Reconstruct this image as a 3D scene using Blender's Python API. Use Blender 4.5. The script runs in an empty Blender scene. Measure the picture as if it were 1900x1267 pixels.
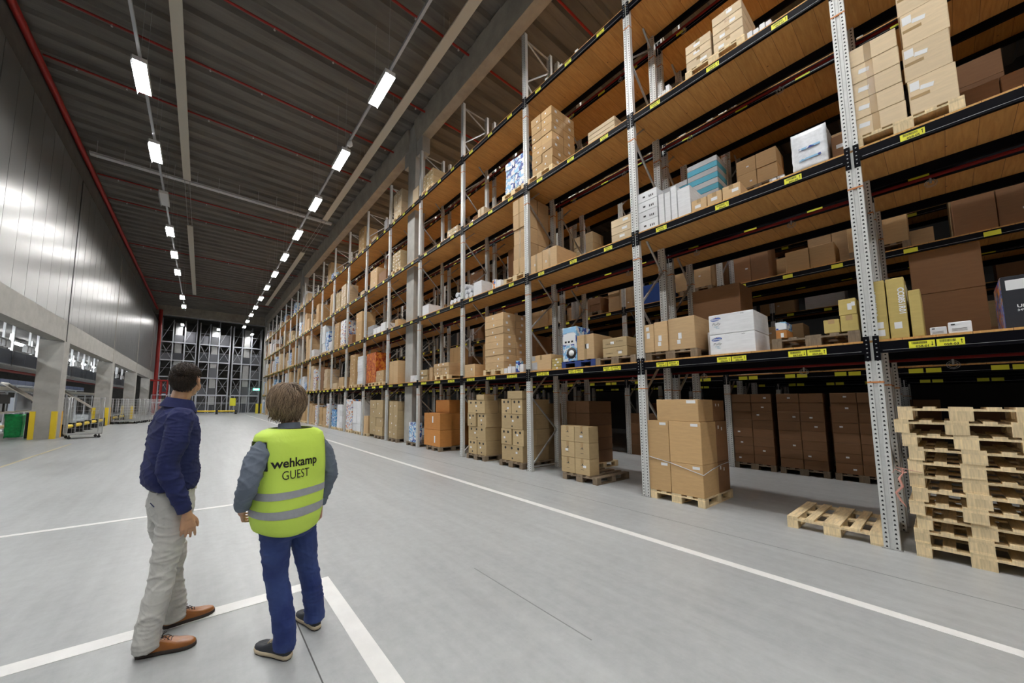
import bpy, bmesh, math, random
from mathutils import Vector, Matrix, noise
from mathutils.bvhtree import BVHTree
random.seed(7)
SC = bpy.context.scene
COL = SC.collection
PI = math.pi
# ---------------------------------------------------------------- camera, world, exposure
cam_d = bpy.data.cameras.new('camera'); cam = bpy.data.objects.new('camera', cam_d); COL.objects.link(cam)
YAW, PITCH, ROLL, FPX, PPX, PPY, HC = 0.6124976, 0.0899525, 0.0064219, 648.264, 831.348, 688.365, 1.6
fw = Vector((math.sin(YAW)*math.cos(PITCH), math.cos(YAW)*math.cos(PITCH), math.sin(PITCH)))
rt = Vector((math.cos(YAW), -math.sin(YAW), 0)); up = rt.cross(fw)
r2 = rt*math.cos(ROLL) + up*math.sin(ROLL); u2 = -rt*math.sin(ROLL) + up*math.cos(ROLL)
M = Matrix.Identity(4)
for i in range(3): M[i][0] = r2[i]; M[i][1] = u2[i]; M[i][2] = -fw[i]
M.translation = (0, 0, HC); cam.matrix_world = M
cam_d.sensor_width = 36; cam_d.sensor_fit = 'HORIZONTAL'; cam_d.lens = 36*FPX/1900
cam_d.shift_x = (950-PPX)/1900; cam_d.shift_y = (PPY-633.5)/1900
cam_d.clip_start = .05; cam_d.clip_end = 300
SC.camera = cam
w = bpy.data.worlds.new('world'); SC.world = w; w.use_nodes = True
w.node_tree.nodes['Background'].inputs[0].default_value = (.55, .6, .7, 1); w.node_tree.nodes['Background'].inputs[1].default_value = .012
SC.view_settings.view_transform = 'Standard'; SC.view_settings.look = 'None'; SC.view_settings.gamma = 1
SC.view_settings.exposure = 0.0; SC.view_settings.use_curve_mapping = False
LAMP_E = 135.0
SC.cycles.max_bounces = 7; SC.cycles.diffuse_bounces = 4; SC.cycles.glossy_bounces = 3
SC.cycles.caustics_reflective = False; SC.cycles.caustics_refractive = False; SC.cycles.blur_glossy = 1.0; SC.cycles.sample_clamp_indirect = 4
# ---------------------------------------------------------------- helpers
def tag(o, label=None, cat=None, group=None, kind=None):
    if label:
        for wd in (' the ', ' of ', ' with ', ' in ', ' on '):
            while len(label.split()) > 16 and wd in label: label = label.replace(wd, ' ', 1)
        o['label'] = label
    if cat: o['category'] = cat
    if group: o['group'] = group
    if kind: o['kind'] = kind
    return o
def empty(name, loc, rz=0, label=None, cat=None, group=None):
    o = bpy.data.objects.new(name, None); COL.objects.link(o); o.empty_display_size = .1
    o.location = loc; o.rotation_euler = (0, 0, rz); return tag(o, label, cat, group)
def link(name, me, parent=None, loc=(0, 0, 0), rz=0):
    o = bpy.data.objects.new(name, me); COL.objects.link(o); o.location = loc; o.rotation_euler = (0, 0, rz)
    if parent: o.parent = parent
    return o
def dup(o, parent=None):
    c = o.copy(); COL.objects.link(c); c.parent = parent
    for ch in o.children: dup(ch, c)
    return c
class MB:
    def __init__(s): s.v = []; s.f = []; s.m = []; s.sm = []
    def add(s, vs, fs, mi=0, smooth=False):
        b = len(s.v); s.v += [tuple(p) for p in vs]; s.f += [tuple(i+b for i in f) for f in fs]; s.m += [mi]*len(fs); s.sm += [smooth]*len(fs); return s
    def box(s, x0, x1, y0, y1, z0, z1, mi=0):
        return s.add([(x0,y0,z0),(x1,y0,z0),(x1,y1,z0),(x0,y1,z0),(x0,y0,z1),(x1,y0,z1),(x1,y1,z1),(x0,y1,z1)],
                     [(0,3,2,1),(4,5,6,7),(0,1,5,4),(1,2,6,5),(2,3,7,6),(3,0,4,7)], mi)
    def bar(s, a, b, wx, wy, mi=0, upv=(0,0,1)):
        a = Vector(a); b = Vector(b); d = (b-a).normalized(); u = d.cross(Vector(upv))
        if u.length < 1e-4: u = d.cross(Vector((1,0,0)))
        u.normalize(); v = d.cross(u)
        vs = [p+u*sx*wx/2+v*sy*wy/2 for p in (a, b) for sx, sy in ((-1,-1),(1,-1),(1,1),(-1,1))]
        return s.add(vs, [(0,1,2,3),(7,6,5,4),(0,4,5,1),(1,5,6,2),(2,6,7,3),(3,7,4,0)], mi)
    def tube(s, pts, r, n=10, mi=0, caps=True):
        P = [Vector(p) for p in pts]; R = r if isinstance(r, (list, tuple)) else [r]*len(P)
        d0 = (P[1]-P[0]).normalized(); u = d0.cross(Vector((0,0,1)))
        if u.length < 1e-3: u = d0.cross(Vector((1,0,0)))
        u.normalize(); vs = []
        for i, p in enumerate(P):
            d = (P[min(i+1,len(P)-1)]-P[max(i-1,0)]).normalized(); u = (u-d*u.dot(d)).normalized(); v = d.cross(u)
            vs += [p+(u*math.cos(2*PI*k/n)+v*math.sin(2*PI*k/n))*R[i] for k in range(n)]
        fs = [(i*n+k, i*n+(k+1)%n, (i+1)*n+(k+1)%n, (i+1)*n+k) for i in range(len(P)-1) for k in range(n)]
        s.add(vs, fs, mi, True)
        if caps: s.add([vs[k] for k in range(n)], [tuple(reversed(range(n)))], mi); s.add(vs[-n:], [tuple(range(n))], mi)
        return s
    def prism(s, poly, axis, a, b, mi=0):
        n = len(poly)
        def pt(p, h): return {'x': (h, p[0], p[1]), 'y': (p[0], h, p[1]), 'z': (p[0], p[1], h)}[axis]
        vs = [pt(p, a) for p in poly]+[pt(p, b) for p in poly]
        return s.add(vs, [tuple(range(n)), tuple(reversed(range(n, 2*n)))]+[(i, (i+1)%n, n+(i+1)%n, n+i) for i in range(n)], mi)
    def lathe(s, prof, c=(0,0,0), n=20, mi=0):
        vs = [(c[0]+r*math.cos(2*PI*k/n), c[1]+r*math.sin(2*PI*k/n), c[2]+z) for r, z in prof for k in range(n)]
        return s.add(vs, [(i*n+k, i*n+(k+1)%n, (i+1)*n+(k+1)%n, (i+1)*n+k) for i in range(len(prof)-1) for k in range(n)], mi, True)
    def mesh(s, name, mats):
        me = bpy.data.meshes.new(name); me.from_pydata(s.v, [], s.f)
        for m in (mats if isinstance(mats, (list, tuple)) else [mats]): me.materials.append(m)
        for i, p in enumerate(me.polygons): p.material_index = s.m[i]; p.use_smooth = s.sm[i]
        bm = bmesh.new(); bm.from_mesh(me); bmesh.ops.recalc_face_normals(bm, faces=bm.faces); bm.to_mesh(me); bm.free()
        return me
    def build(s, name, mats, parent=None, loc=(0,0,0), rz=0): return link(name, s.mesh(name, mats), parent, loc, rz)
# ---------------------------------------------------------------- materials
class NT:
    def __init__(s, name):
        s.mat = bpy.data.materials.new(name); s.mat.use_nodes = True; s.t = s.mat.node_tree; s.b = s.t.nodes['Principled BSDF']
    def n(s, typ, **kw):
        nd = s.t.nodes.new(typ)
        for k, v in kw.items():
            if k in nd.inputs: nd.inputs[k].default_value = v
            else: setattr(nd, k, v)
        return nd
    def l(s, a, b): s.t.links.new(a, b)
def col(c): return (c[0], c[1], c[2], 1)
def mat(name, c, rough=.6, metal=0, nscale=0, namt=0, bump=0, rand=0, stretch=(1,1,1), spec=.5, c2=None, coord='Object'):
    t = NT(name); b = t.b; b.inputs['Roughness'].default_value = rough; b.inputs['Metallic'].default_value = metal
    b.inputs['Specular IOR Level'].default_value = spec; b.inputs['Base Color'].default_value = col(c)
    src = None
    if nscale:
        tc = t.n('ShaderNodeTexCoord'); mp = t.n('ShaderNodeMapping'); mp.inputs['Scale'].default_value = stretch
        t.l(tc.outputs[coord], mp.inputs[0]); nz = t.n('ShaderNodeTexNoise', Scale=nscale, Detail=4.0, Roughness=.6); t.l(mp.outputs[0], nz.inputs['Vector'])
        rp = t.n('ShaderNodeValToRGB'); d = c2 or tuple(x*(1-namt) for x in c); e = tuple(min(1, x*(1+namt)) for x in c) if not c2 else c
        rp.color_ramp.elements[0].position = .3; rp.color_ramp.elements[1].position = .7
        rp.color_ramp.elements[0].color = col(d); rp.color_ramp.elements[1].color = col(e)
        t.l(nz.outputs[0], rp.inputs[0]); src = rp.outputs[0]
        if bump:
            bp = t.n('ShaderNodeBump', Strength=bump, Distance=.01); t.l(nz.outputs[0], bp.inputs['Height']); t.l(bp.outputs[0], b.inputs['Normal'])
    if rand:
        oi = t.n('ShaderNodeObjectInfo'); mr = t.n('ShaderNodeMapRange'); mr.inputs['To Min'].default_value = 1-rand; mr.inputs['To Max'].default_value = 1+rand
        t.l(oi.outputs['Random'], mr.inputs[0]); mx = t.n('ShaderNodeMix', data_type='RGBA', blend_type='MULTIPLY'); mx.inputs[0].default_value = 1
        if src: t.l(src, mx.inputs[6])
        else: mx.inputs[6].default_value = col(c)
        t.l(mr.outputs[0], mx.inputs[7]); src = mx.outputs[2]
    if src: t.l(src, b.inputs['Base Color'])
    return t.mat
def emit(name, c, e):
    t = NT(name); t.b.inputs['Base Color'].default_value = col(c); t.b.inputs['Emission Color'].default_value = col(c); t.b.inputs['Emission Strength'].default_value = e
    return t.mat
MT = {}
def floor_mat():
    t = NT('floor_concrete'); b = t.b; tc = t.n('ShaderNodeTexCoord')
    n1 = t.n('ShaderNodeTexNoise', Scale=.55, Detail=6.0, Roughness=.62); t.l(tc.outputs['Object'], n1.inputs['Vector'])
    n2 = t.n('ShaderNodeTexNoise', Scale=9.0, Detail=5.0, Roughness=.7); t.l(tc.outputs['Object'], n2.inputs['Vector'])
    mp = t.n('ShaderNodeMapping'); mp.inputs['Scale'].default_value = (3, .25, 1); t.l(tc.outputs['Object'], mp.inputs[0])
    n3 = t.n('ShaderNodeTexNoise', Scale=2.0, Detail=4.0, Roughness=.6); t.l(mp.outputs[0], n3.inputs['Vector'])
    a = t.n('ShaderNodeMath', operation='ADD'); t.l(n1.outputs[0], a.inputs[0]); t.l(n2.outputs[0], a.inputs[1])
    a2 = t.n('ShaderNodeMath', operation='ADD'); t.l(a.outputs[0], a2.inputs[0]); t.l(n3.outputs[0], a2.inputs[1])
    r = t.n('ShaderNodeValToRGB'); mr = t.n('ShaderNodeMapRange'); mr.inputs['From Min'].default_value = 1.1; mr.inputs['From Max'].default_value = 1.9
    t.l(a2.outputs[0], mr.inputs[0]); t.l(mr.outputs[0], r.inputs[0])
    r.color_ramp.elements[0].color = (.35, .365, .375, 1); r.color_ramp.elements[1].color = (.48, .50, .505, 1)
    t.l(r.outputs[0], b.inputs['Base Color'])
    rr = t.n('ShaderNodeMapRange'); rr.inputs['From Min'].default_value = .3; rr.inputs['From Max'].default_value = .7; rr.inputs['To Min'].default_value = .3; rr.inputs['To Max'].default_value = .48
    t.l(n1.outputs[0], rr.inputs[0]); t.l(rr.outputs[0], b.inputs['Roughness'])
    bp = t.n('ShaderNodeBump', Strength=.05, Distance=.01); t.l(n2.outputs[0], bp.inputs['Height']); t.l(bp.outputs[0], b.inputs['Normal'])
    return t.mat
def upright_mat():
    # galvanised upright with two columns of dark punched slots, laid out in the post's own coordinates
    t = NT('galvanised_upright'); b = t.b; b.inputs['Roughness'].default_value = .42; b.inputs['Metallic'].default_value = .25
    tc = t.n('ShaderNodeTexCoord'); sp = t.n('ShaderNodeSeparateXYZ'); t.l(tc.outputs['Object'], sp.inputs[0])
    def m(op, a, bv=None, **k):
        nd = t.n('ShaderNodeMath', operation=op)
        for i, q in enumerate((a, bv)):
            if q is None: continue
            if isinstance(q, (int, float)): nd.inputs[i].default_value = q
            else: t.l(q, nd.inputs[i])
        return nd.outputs[0]
    zf = m('FRACT', m('MULTIPLY', sp.outputs['Z'], 20.0)); zin = m('MULTIPLY', m('GREATER_THAN', zf, .28), m('LESS_THAN', zf, .68))
    ya = m('ABSOLUTE', sp.outputs['Y']); dy = m('ABSOLUTE', m('SUBTRACT', ya, .036))
    wd = m('SUBTRACT', .0095, m('MULTIPLY', m('SUBTRACT', zf, .28), .012)); yin = m('LESS_THAN', dy, wd)
    hole = m('MULTIPLY', zin, yin)
    gm = t.n('ShaderNodeNewGeometry'); sn = t.n('ShaderNodeSeparateXYZ'); 
    vt = t.n('ShaderNodeVectorTransform', vector_type='NORMAL', convert_from='WORLD', convert_to='OBJECT'); t.l(gm.outputs['True Normal'], vt.inputs[0]); t.l(vt.outputs[0], sn.inputs[0])
    hole = m('MULTIPLY', hole, m('GREATER_THAN', m('ABSOLUTE', sn.outputs['X']), .7))
    nz = t.n('ShaderNodeTexNoise', Scale=14.0, Detail=3.0); t.l(tc.outputs['Object'], nz.inputs['Vector'])
    rp = t.n('ShaderNodeValToRGB'); rp.color_ramp.elements[0].color = (.60, .61, .60, 1); rp.color_ramp.elements[1].color = (.78, .79, .77, 1); t.l(nz.outputs[0], rp.inputs[0])
    mx = t.n('ShaderNodeMix', data_type='RGBA'); t.l(hole, mx.inputs[0]); t.l(rp.outputs[0], mx.inputs[6]); mx.inputs[7].default_value = (.012, .012, .014, 1)
    t.l(mx.outputs[2], b.inputs['Base Color']); return t.mat
def deck_mat():
    t = NT('deck_plywood'); b = t.b; b.inputs['Roughness'].default_value = .62
    tc = t.n('ShaderNodeTexCoord'); sp = t.n('ShaderNodeSeparateXYZ'); t.l(tc.outputs['Object'], sp.inputs[0])
    mp = t.n('ShaderNodeMapping'); mp.inputs['Scale'].default_value = (1.2, 14, 1); t.l(tc.outputs['Object'], mp.inputs[0])
    n1 = t.n('ShaderNodeTexNoise', Scale=2.2, Detail=6.0, Roughness=.6, Distortion=.6); t.l(mp.outputs[0], n1.inputs['Vector'])
    rp = t.n('ShaderNodeValToRGB'); e = rp.color_ramp.elements; e[0].position = .25; e[1].position = .8; e[0].color = (.55, .26, .07, 1); e[1].color = (.78, .45, .15, 1)
    t.l(n1.outputs[0], rp.inputs[0])
    ml = t.n('ShaderNodeMath', operation='MULTIPLY'); ml.inputs[1].default_value = 4.55; t.l(sp.outputs['Y'], ml.inputs[0])
    fl = t.n('ShaderNodeMath', operation='FLOOR'); t.l(ml.outputs[0], fl.inputs[0]); wn = t.n('ShaderNodeTexWhiteNoise', noise_dimensions='1D'); t.l(fl.outputs[0], wn.inputs['W'])
    mr = t.n('ShaderNodeMapRange'); mr.inputs['To Min'].default_value = .9; mr.inputs['To Max'].default_value = 1.07; t.l(wn.outputs['Value'], mr.inputs[0])
    mx = t.n('ShaderNodeMix', data_type='RGBA', blend_type='MULTIPLY'); mx.inputs[0].default_value = 1; t.l(rp.outputs[0], mx.inputs[6]); t.l(mr.outputs[0], mx.inputs[7])
    fr = t.n('ShaderNodeMath', operation='FRACT'); t.l(ml.outputs[0], fr.inputs[0]); lt = t.n('ShaderNodeMath', operation='LESS_THAN'); lt.inputs[1].default_value = .016; t.l(fr.outputs[0], lt.inputs[0])
    vo = t.n('ShaderNodeTexVoronoi', Scale=4.0); t.l(tc.outputs['Object'], vo.inputs['Vector']); kn = t.n('ShaderNodeMath', operation='LESS_THAN'); kn.inputs[1].default_value = .055; t.l(vo.outputs['Distance'], kn.inputs[0])
    mm = t.n('ShaderNodeMath', operation='MAXIMUM'); t.l(lt.outputs[0], mm.inputs[0]); t.l(kn.outputs[0], mm.inputs[1])
    m2 = t.n('ShaderNodeMix', data_type='RGBA'); t.l(mm.outputs[0], m2.inputs[0]); t.l(mx.outputs[2], m2.inputs[6]); m2.inputs[7].default_value = (.16, .07, .025, 1)
    t.l(m2.outputs[2], b.inputs['Base Color']); return t.mat
def printed(name, base, inks, scale=6, thr=.55, rough=.45):
    # printed packaging: blocks of ink over a base colour
    t = NT(name); b = t.b; b.inputs['Roughness'].default_value = rough; tc = t.n('ShaderNodeTexCoord'); oi = t.n('ShaderNodeObjectInfo')
    ad = t.n('ShaderNodeVectorMath', operation='ADD'); cx = t.n('ShaderNodeCombineXYZ'); mu = t.n('ShaderNodeMath', operation='MULTIPLY'); mu.inputs[1].default_value = 9
    t.l(oi.outputs['Random'], mu.inputs[0]); t.l(mu.outputs[0], cx.inputs[1]); t.l(tc.outputs['Object'], ad.inputs[0]); t.l(cx.outputs[0], ad.inputs[1])
    cur = None
    for i, ink in enumerate(inks):
        vo = t.n('ShaderNodeTexVoronoi', Scale=float(scale*(1+.4*i)), distance='CHEBYCHEV'); t.l(ad.outputs[0], vo.inputs['Vector'])
        sp = t.n('ShaderNodeSeparateColor'); t.l(vo.outputs['Color'], sp.inputs[0]); gt = t.n('ShaderNodeMath', operation='GREATER_THAN'); gt.inputs[1].default_value = thr+.08*i; t.l(sp.outputs[i % 3], gt.inputs[0])
        mx = t.n('ShaderNodeMix', data_type='RGBA'); t.l(gt.outputs[0], mx.inputs[0])
        if cur: t.l(cur, mx.inputs[6])
        else: mx.inputs[6].default_value = col(base)
        mx.inputs[7].default_value = col(ink); cur = mx.outputs[2]
    t.l(cur, b.inputs['Base Color']); return t.mat
def wallpanel_mat():
    t = NT('wall_metal_panel'); b = t.b; b.inputs['Metallic'].default_value = .7; tc = t.n('ShaderNodeTexCoord')
    b.inputs['Base Color'].default_value = (.33, .33, .32, 1); b.inputs['Roughness'].default_value = .3
    return t.mat
MT['floor'] = floor_mat(); MT['upright'] = upright_mat(); MT['deck'] = deck_mat(); MT['wallpanel'] = wallpanel_mat()
MT['conc'] = mat('grey_concrete', (.40, .39, .36), .75, nscale=3, namt=.1, bump=.1)
MT['concbeam'] = mat('concrete_beam', (.36, .33, .28), .8, nscale=2.2, namt=.16, bump=.15)
MT['ceil'] = mat('ceiling_concrete', (.15, .14, .125), .85, nscale=1.3, namt=.3, bump=.2, stretch=(.25, 2.2, 1))
MT['dark'] = mat('dark_concrete', (.12, .115, .105), .85, nscale=2, namt=.2)
MT['white'] = mat('white_paint', (.80, .80, .79), .55, nscale=14, namt=.06)
MT['wline'] = mat('floor_line_white', (.82, .82, .81), .5, nscale=5, namt=.05)
MT['yline'] = mat('floor_line_faded', (.62, .55, .36), .5)
MT['joint'] = mat('floor_joint', (.10, .10, .10), .8)
MT['joint2'] = mat('floor_scuff', (.25, .26, .26), .7)
MT['red'] = mat('red_pipe', (.30, .010, .006), .5)
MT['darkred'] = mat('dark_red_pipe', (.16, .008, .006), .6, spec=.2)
MT['black'] = mat('black_beam', (.0025, .0025, .0045), .45, spec=.08)
MT['galv'] = mat('galvanised_steel', (.42, .43, .43), .4, .6, nscale=10, namt=.15)
MT['steel'] = mat('bright_steel', (.60, .61, .62), .3, .8)
MT['orangeline'] = mat('orange_strap', (.55, .2, .05), .5)
MT['yellow'] = mat('yellow_label', (.85, .83, .05), .5)
MT['ink'] = mat('black_ink', (.01, .01, .01), .5)
MT['panelbeige'] = mat('beige_radiant_panel', (.70, .67, .58), .6)
MT['trunk'] = mat('lamp_trunking', (.45, .47, .5), .4, .3)
MT['lamp'] = emit('lamp_diffuser', (1, .985, .96), LAMP_E)
MT['hall'] = emit('hall_lamp', (.95, .98, 1), 85.0)
MT['lamp2'] = emit('aisle_lamp_diffuser', (1, .985, .96), 140.0)
MT['safety'] = mat('safety_yellow', (.85, .62, .03), .45)
MT['blackplastic'] = mat('black_plastic', (.015, .015, .016), .4)
MT['label'] = mat('white_sticker', (.82, .83, .84), .5)
MT['tape'] = mat('packing_tape', (.40, .27, .13), .22, spec=.7, rand=.15)
MT['cleartape'] = mat('clear_packing_tape', (.52, .43, .30), .15, spec=.8)
def carton_mat(n, c): return mat(n, c, .72, nscale=5, namt=.07, bump=.04, rand=.12, stretch=(1, 1, 6))
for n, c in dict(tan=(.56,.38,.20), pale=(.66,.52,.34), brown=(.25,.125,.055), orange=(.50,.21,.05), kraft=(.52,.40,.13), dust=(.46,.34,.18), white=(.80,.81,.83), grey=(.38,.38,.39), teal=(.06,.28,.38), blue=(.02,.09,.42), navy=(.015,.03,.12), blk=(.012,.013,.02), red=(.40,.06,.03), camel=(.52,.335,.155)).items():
    MT['c_'+n] = carton_mat('carton_'+n, c)
MT['c_bw'] = printed('blue_white_print', (.78,.80,.84), [(.02,.06,.32), (.25,.5,.75)], 11, .58)
MT['c_cyan'] = printed('cyan_white_print', (.10,.38,.62), [(.8,.85,.88), (.03,.12,.45)], 15, .6)
MT['c_wo'] = printed('white_orange_print', (.80,.80,.80), [(.62,.20,.03), (.06,.2,.55)], 12, .8)
MT['c_ro'] = printed('red_orange_print', (.50,.12,.02), [(.62,.22,.03), (.32,.04,.01)], 9, .68)
MT['palwood'] = mat('pallet_pine', (.76, .60, .36), .75, nscale=4, namt=.22, bump=.15, rand=.15, stretch=(1, 12, 1))
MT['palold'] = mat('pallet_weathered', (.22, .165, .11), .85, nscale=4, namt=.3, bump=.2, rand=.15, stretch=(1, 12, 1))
MT['palblue'] = mat('pallet_blue', (.02, .05, .22), .6, nscale=4, namt=.2)
MT['wrap'] = mat('stretch_wrap', (.74, .77, .82), .18, nscale=18, namt=.1, bump=.5, spec=.8)
# ---------------------------------------------------------------- text
_tc = {}
def text_geo(s, size, bold=0, shear=0):
    k = (s, size, bold, shear)
    if k in _tc: return _tc[k]
    cu = bpy.data.curves.new('t', 'FONT'); cu.body = s; cu.size = size; cu.offset = bold; cu.shear = shear; cu.resolution_u = 3
    o = bpy.data.objects.new('t', cu); COL.objects.link(o); bpy.context.view_layer.update()
    me = bpy.data.meshes.new_from_object(o.evaluated_get(bpy.context.evaluated_depsgraph_get()))
    vs = [tuple(v.co) for v in me.vertices]; fs = [tuple(p.vertices) for p in me.polygons]
    bpy.data.objects.remove(o); bpy.data.curves.remove(cu); bpy.data.meshes.remove(me)
    _tc[k] = (vs, fs); return vs, fs
def text_w(s, size, bold=0): vs, _ = text_geo(s, size, bold); return max(v[0] for v in vs) if vs else 0
def put_text(mb, s, size, o, ud, vd, mi=0, bold=0, sx=1.0, rot=0, shear=0):
    vs, fs = text_geo(s, size, bold, shear); o = Vector(o); ud = Vector(ud); vd = Vector(vd); c, q = math.cos(rot), math.sin(rot)
    mb.add([o+ud*(v[0]*sx*c-v[1]*q)+vd*(v[0]*sx*q+v[1]*c) for v in vs], fs, mi)
# ---------------------------------------------------------------- layout constants (metres)
XR, Y0, SP = 6.40, .462, 2.6457
LV = [0, 2.36, 4.74, 7.08, 9.43]; TOP = 11.3; DEPTH = 1.10; CEIL = 13.4; XW = -4.9; YF = 57.0
ORD = ['first','second','third','fourth','fifth','sixth','seventh','eighth','ninth','tenth','eleventh','twelfth','thirteenth','fourteenth','fifteenth','sixteenth','seventeenth','eighteenth','nineteenth','twentieth','twenty-first','twenty-second']
# ================================================================ THE SETTING
def struct(name, mb, mats): return tag(mb.build(name, mats), kind='structure')
struct('floor', MB().box(-22, 22, -14, 66, -.2, 0), MT['floor'])
cl = MB(); prof = []; y = -14.0
while y < 66: prof += [(y, CEIL), (y+.30, CEIL), (y+.38, CEIL-.13), (y+.62, CEIL-.13), (y+.70, CEIL)]; y += .72
prof += [(66, CEIL), (66, CEIL+.3), (-14, CEIL+.3)]
for i in range(len(prof)-3):
    (ya, za), (yb, zb) = prof[i], prof[i+1]
    cl.add([(-22, ya, za), (22, ya, za), (22, yb, zb), (-22, yb, zb)], [(0, 1, 2, 3)])
cl.box(-22, 22, -14, 66, CEIL+.1, CEIL+.3)
struct('ceiling', cl, MT['ceil'])
# left wall: metal panels above a concrete plinth beam, carried on columns
wl = MB(); yy = -14.0
while yy < 57:
    wl.box(XW-.3, XW, yy+.006, min(yy+.985, 57), 4.96, 11.4, 0); yy += 1.0
wl.box(XW-.3, XW-.012, -14, 57, 4.96, 11.4, 1); wl.box(XW-.45, XW+.004, -14, 57, 4.1, 4.955, 2)
wl.box(XW-.9, XW-.25, -14, 57, 11.4, CEIL, 3)
struct('wall_left', wl, [MT['wallpanel'], MT['ink'], MT['conc'], MT['dark']])
for n, yj in enumerate((21.6, 31.3, 41.4, 51.2)):
    struct('trim_%d' % (n+1), MB().box(XW-.02, XW+.012, yj-.05, yj+.05, 4.1, 11.4), MT['concbeam' if n else 'ink'])
for yc in (1.6, 11.6, 21.4, 31.3, 41.3, 51.2):
    o = struct('wall_left_column', MB().box(-5.62, XW, yc, yc+.75, 0, 4.1), MT['conc'])
struct('wall_far', MB().box(-22, 22, 65, 65.3, 0, CEIL+.1), MT['dark'])
struct('wall_back', MB().box(-22, 22, -14.3, -14, 0, CEIL+.1), MT['conc'])
struct('wall_right', MB().box(22, 22.3, -14, 66, 0, CEIL+.1), mat('wall_right_dark', (.03, .03, .03), .9))
struct('wall_hall', MB().box(-22.3, -22, -14, 66, 0, CEIL+.1), MT['conc'])
struct('hall_ceiling', MB().box(-22, XW-.5, -14, 57, 4.9, 5.2), MT['dark'])
struct('trim_5', MB().box(XW-.4, 7.1, 54.4, 55.0, 12.2, CEIL), MT['concbeam'])
# concrete beam over the racking and its columns
bm_ = MB()
for a, b in ((-14, 12.0), (12.5, 31.7), (32.3, 53.3)): bm_.prism([(6.72, 12.42), (7.12, 12.42), (7.22, 13.3), (6.60, 13.3)], 'y', a, b)
struct('trim_6', bm_, MT['concbeam'])
for yc in (12.25, 32.2, 53.8):
    cb = MB().box(6.69, 7.15, yc-.3, yc+.3, 0, CEIL-.1); cb.box(6.74, 7.10, yc-.75, yc+.75, 11.75, 12.42)
    o = struct('rack_column', cb, MT['conc'])
# floor markings and joints
def mark(name, x0, x1, y0, y1, m, label, cat='floor marking', h=.003):
    return tag(MB().box(x0, x1, y0, y1, 0, h).build(name, MT[m]), label, cat)
mark('floor_line', 4.39, 4.505, -10, 50, 'wline', 'long white painted line on the floor running beside the racking')
mark('floor_line', .92, 1.045, -6, 3.385, 'wline', 'short white painted line on the floor running towards the camera, right of the vest wearer', h=.0028)
mark('floor_line', -4.6, .92, 3.26, 3.385, 'wline', 'white painted line crossing the floor behind the shoes of both people', h=.0028)
mark('floor_line', -4.6, .9, 6.44, 6.52, 'wline', 'thinner white painted line crossing the floor further away, behind both people', h=.0028)
mark('floor_line', -3.86, -3.79, 9.5, 18.6, 'yline', 'faded yellowish painted line on the floor at far left near the columns', h=.0026)
mark('floor_joint', .655, .663, -6, 3.2, 'joint', 'thin dark saw-cut joint in the floor between the legs and white line', 'floor joint', h=.0015)
mark('floor_joint', 5.40, 5.412, -10, 50, 'joint2', 'thin dark joint in the floor close along the racking', 'floor joint', h=.0012)
mark('scuff_mark', 2.255, 2.265, 1.5, 2.75, 'joint2', 'short thin tyre scuff on the open floor in front of the racks', 'scuff', h=.001)
# ---------------------------------------------------------------- lamps
def lamp_meshes():
    hs = MB().box(-.15, .15, -.61, .61, .035, .11); hs.box(-.155, -.145, -.62, .62, -.05, .11); hs.box(.145, .155, -.62, .62, -.05, .11); hs.box(-.15, .15, -.62, -.605, -.01, .11); hs.box(-.15, .15, .605, .62, -.01, .11)
    df = MB().box(-.143, .143, -.60, .60, -.02, .034)
    return hs.mesh('lamp_housing', MT['white']), df.mesh('diffuser', MT['lamp'])
HS, DF = lamp_meshes()
shade_me = MB().box(-.175, -.165, -.62, .62, -.11, .1).mesh('added_side_shade', MT['trunk'])  # blade added to left-row lamps to cut their light high on the wall
def lamp(x, y, z, label, group, shade=False, lit=True, dfm=None):
    e = empty('ceiling_luminaire', (x, y, z), 0, label, 'lamp', group)
    link('lamp_housing', HS, e)
    if lit: link('diffuser', dfm or DF, e)
    else: link('diffuser', MB().box(-.143, .143, -.60, .60, -.005, .034).mesh('diffuser', MT['label']), e)
    if shade: link('added_side_shade', shade_me, e)
    mb = MB()
    for s in (-.5, .5): mb.tube([(0, s, .11), (0, s, CEIL-.1-z)], .004, 5)
    mb.build('suspension_wire', MT['galv'], e)
    return e
ZL = 10.7
for k in range(-5, 12):
    y = 8.9+3.65*k
    lb = 'lit ceiling luminaire in the right-hand row, %s from the camera' % ORD[max(k+1, 0)] if k >= 0 else 'lit ceiling luminaire behind the camera in the right-hand row, %s back' % ORD[-k-1]
    if -1 <= k: lb = 'lit white ceiling luminaire, %s from the foreground in the right-hand row' % ORD[k+1]
    lamp(3.79, y, ZL, lb, 'luminaires over the aisle')
for k in range(-6, 9):
    y = 12.47+3.67*k
    if k == 6: continue
    lb = 'lit white ceiling luminaire, %s from the foreground in the left-hand row' % ORD[k] if k >= 0 else 'lit ceiling luminaire behind the camera in the left-hand row, %s back' % ORD[-k-1]
    if k == 2: lb = 'unlit white ceiling luminaire in the left-hand row between two lit ones'
    lamp(-1.885, y, ZL, lb, 'luminaires over the aisle', True, k != 2)
DF2 = DF.copy(); DF2.materials[0] = MT['lamp2']
for k in range(0, 11):
    lamp(10.05, -1.5+4.2*k, 12.6, 'ceiling luminaire above the second aisle behind the front racking, %s along' % ORD[k], 'luminaires over the second aisle', dfm=DF2)
def trunk(x, y0, y1, label): return tag(MB().box(-.035, .035, y0, y1, ZL+.115, ZL+.2).build('lamp_trunking', MT['trunk'], loc=(x, 0, 0)), label, 'lamp rail')
trunk(3.79, -10, 47, 'grey trunking rail carrying the right-hand row of luminaires')
trunk(-1.885, -10, 44.5, 'grey trunking rail carrying the left-hand row of luminaires')
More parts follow.
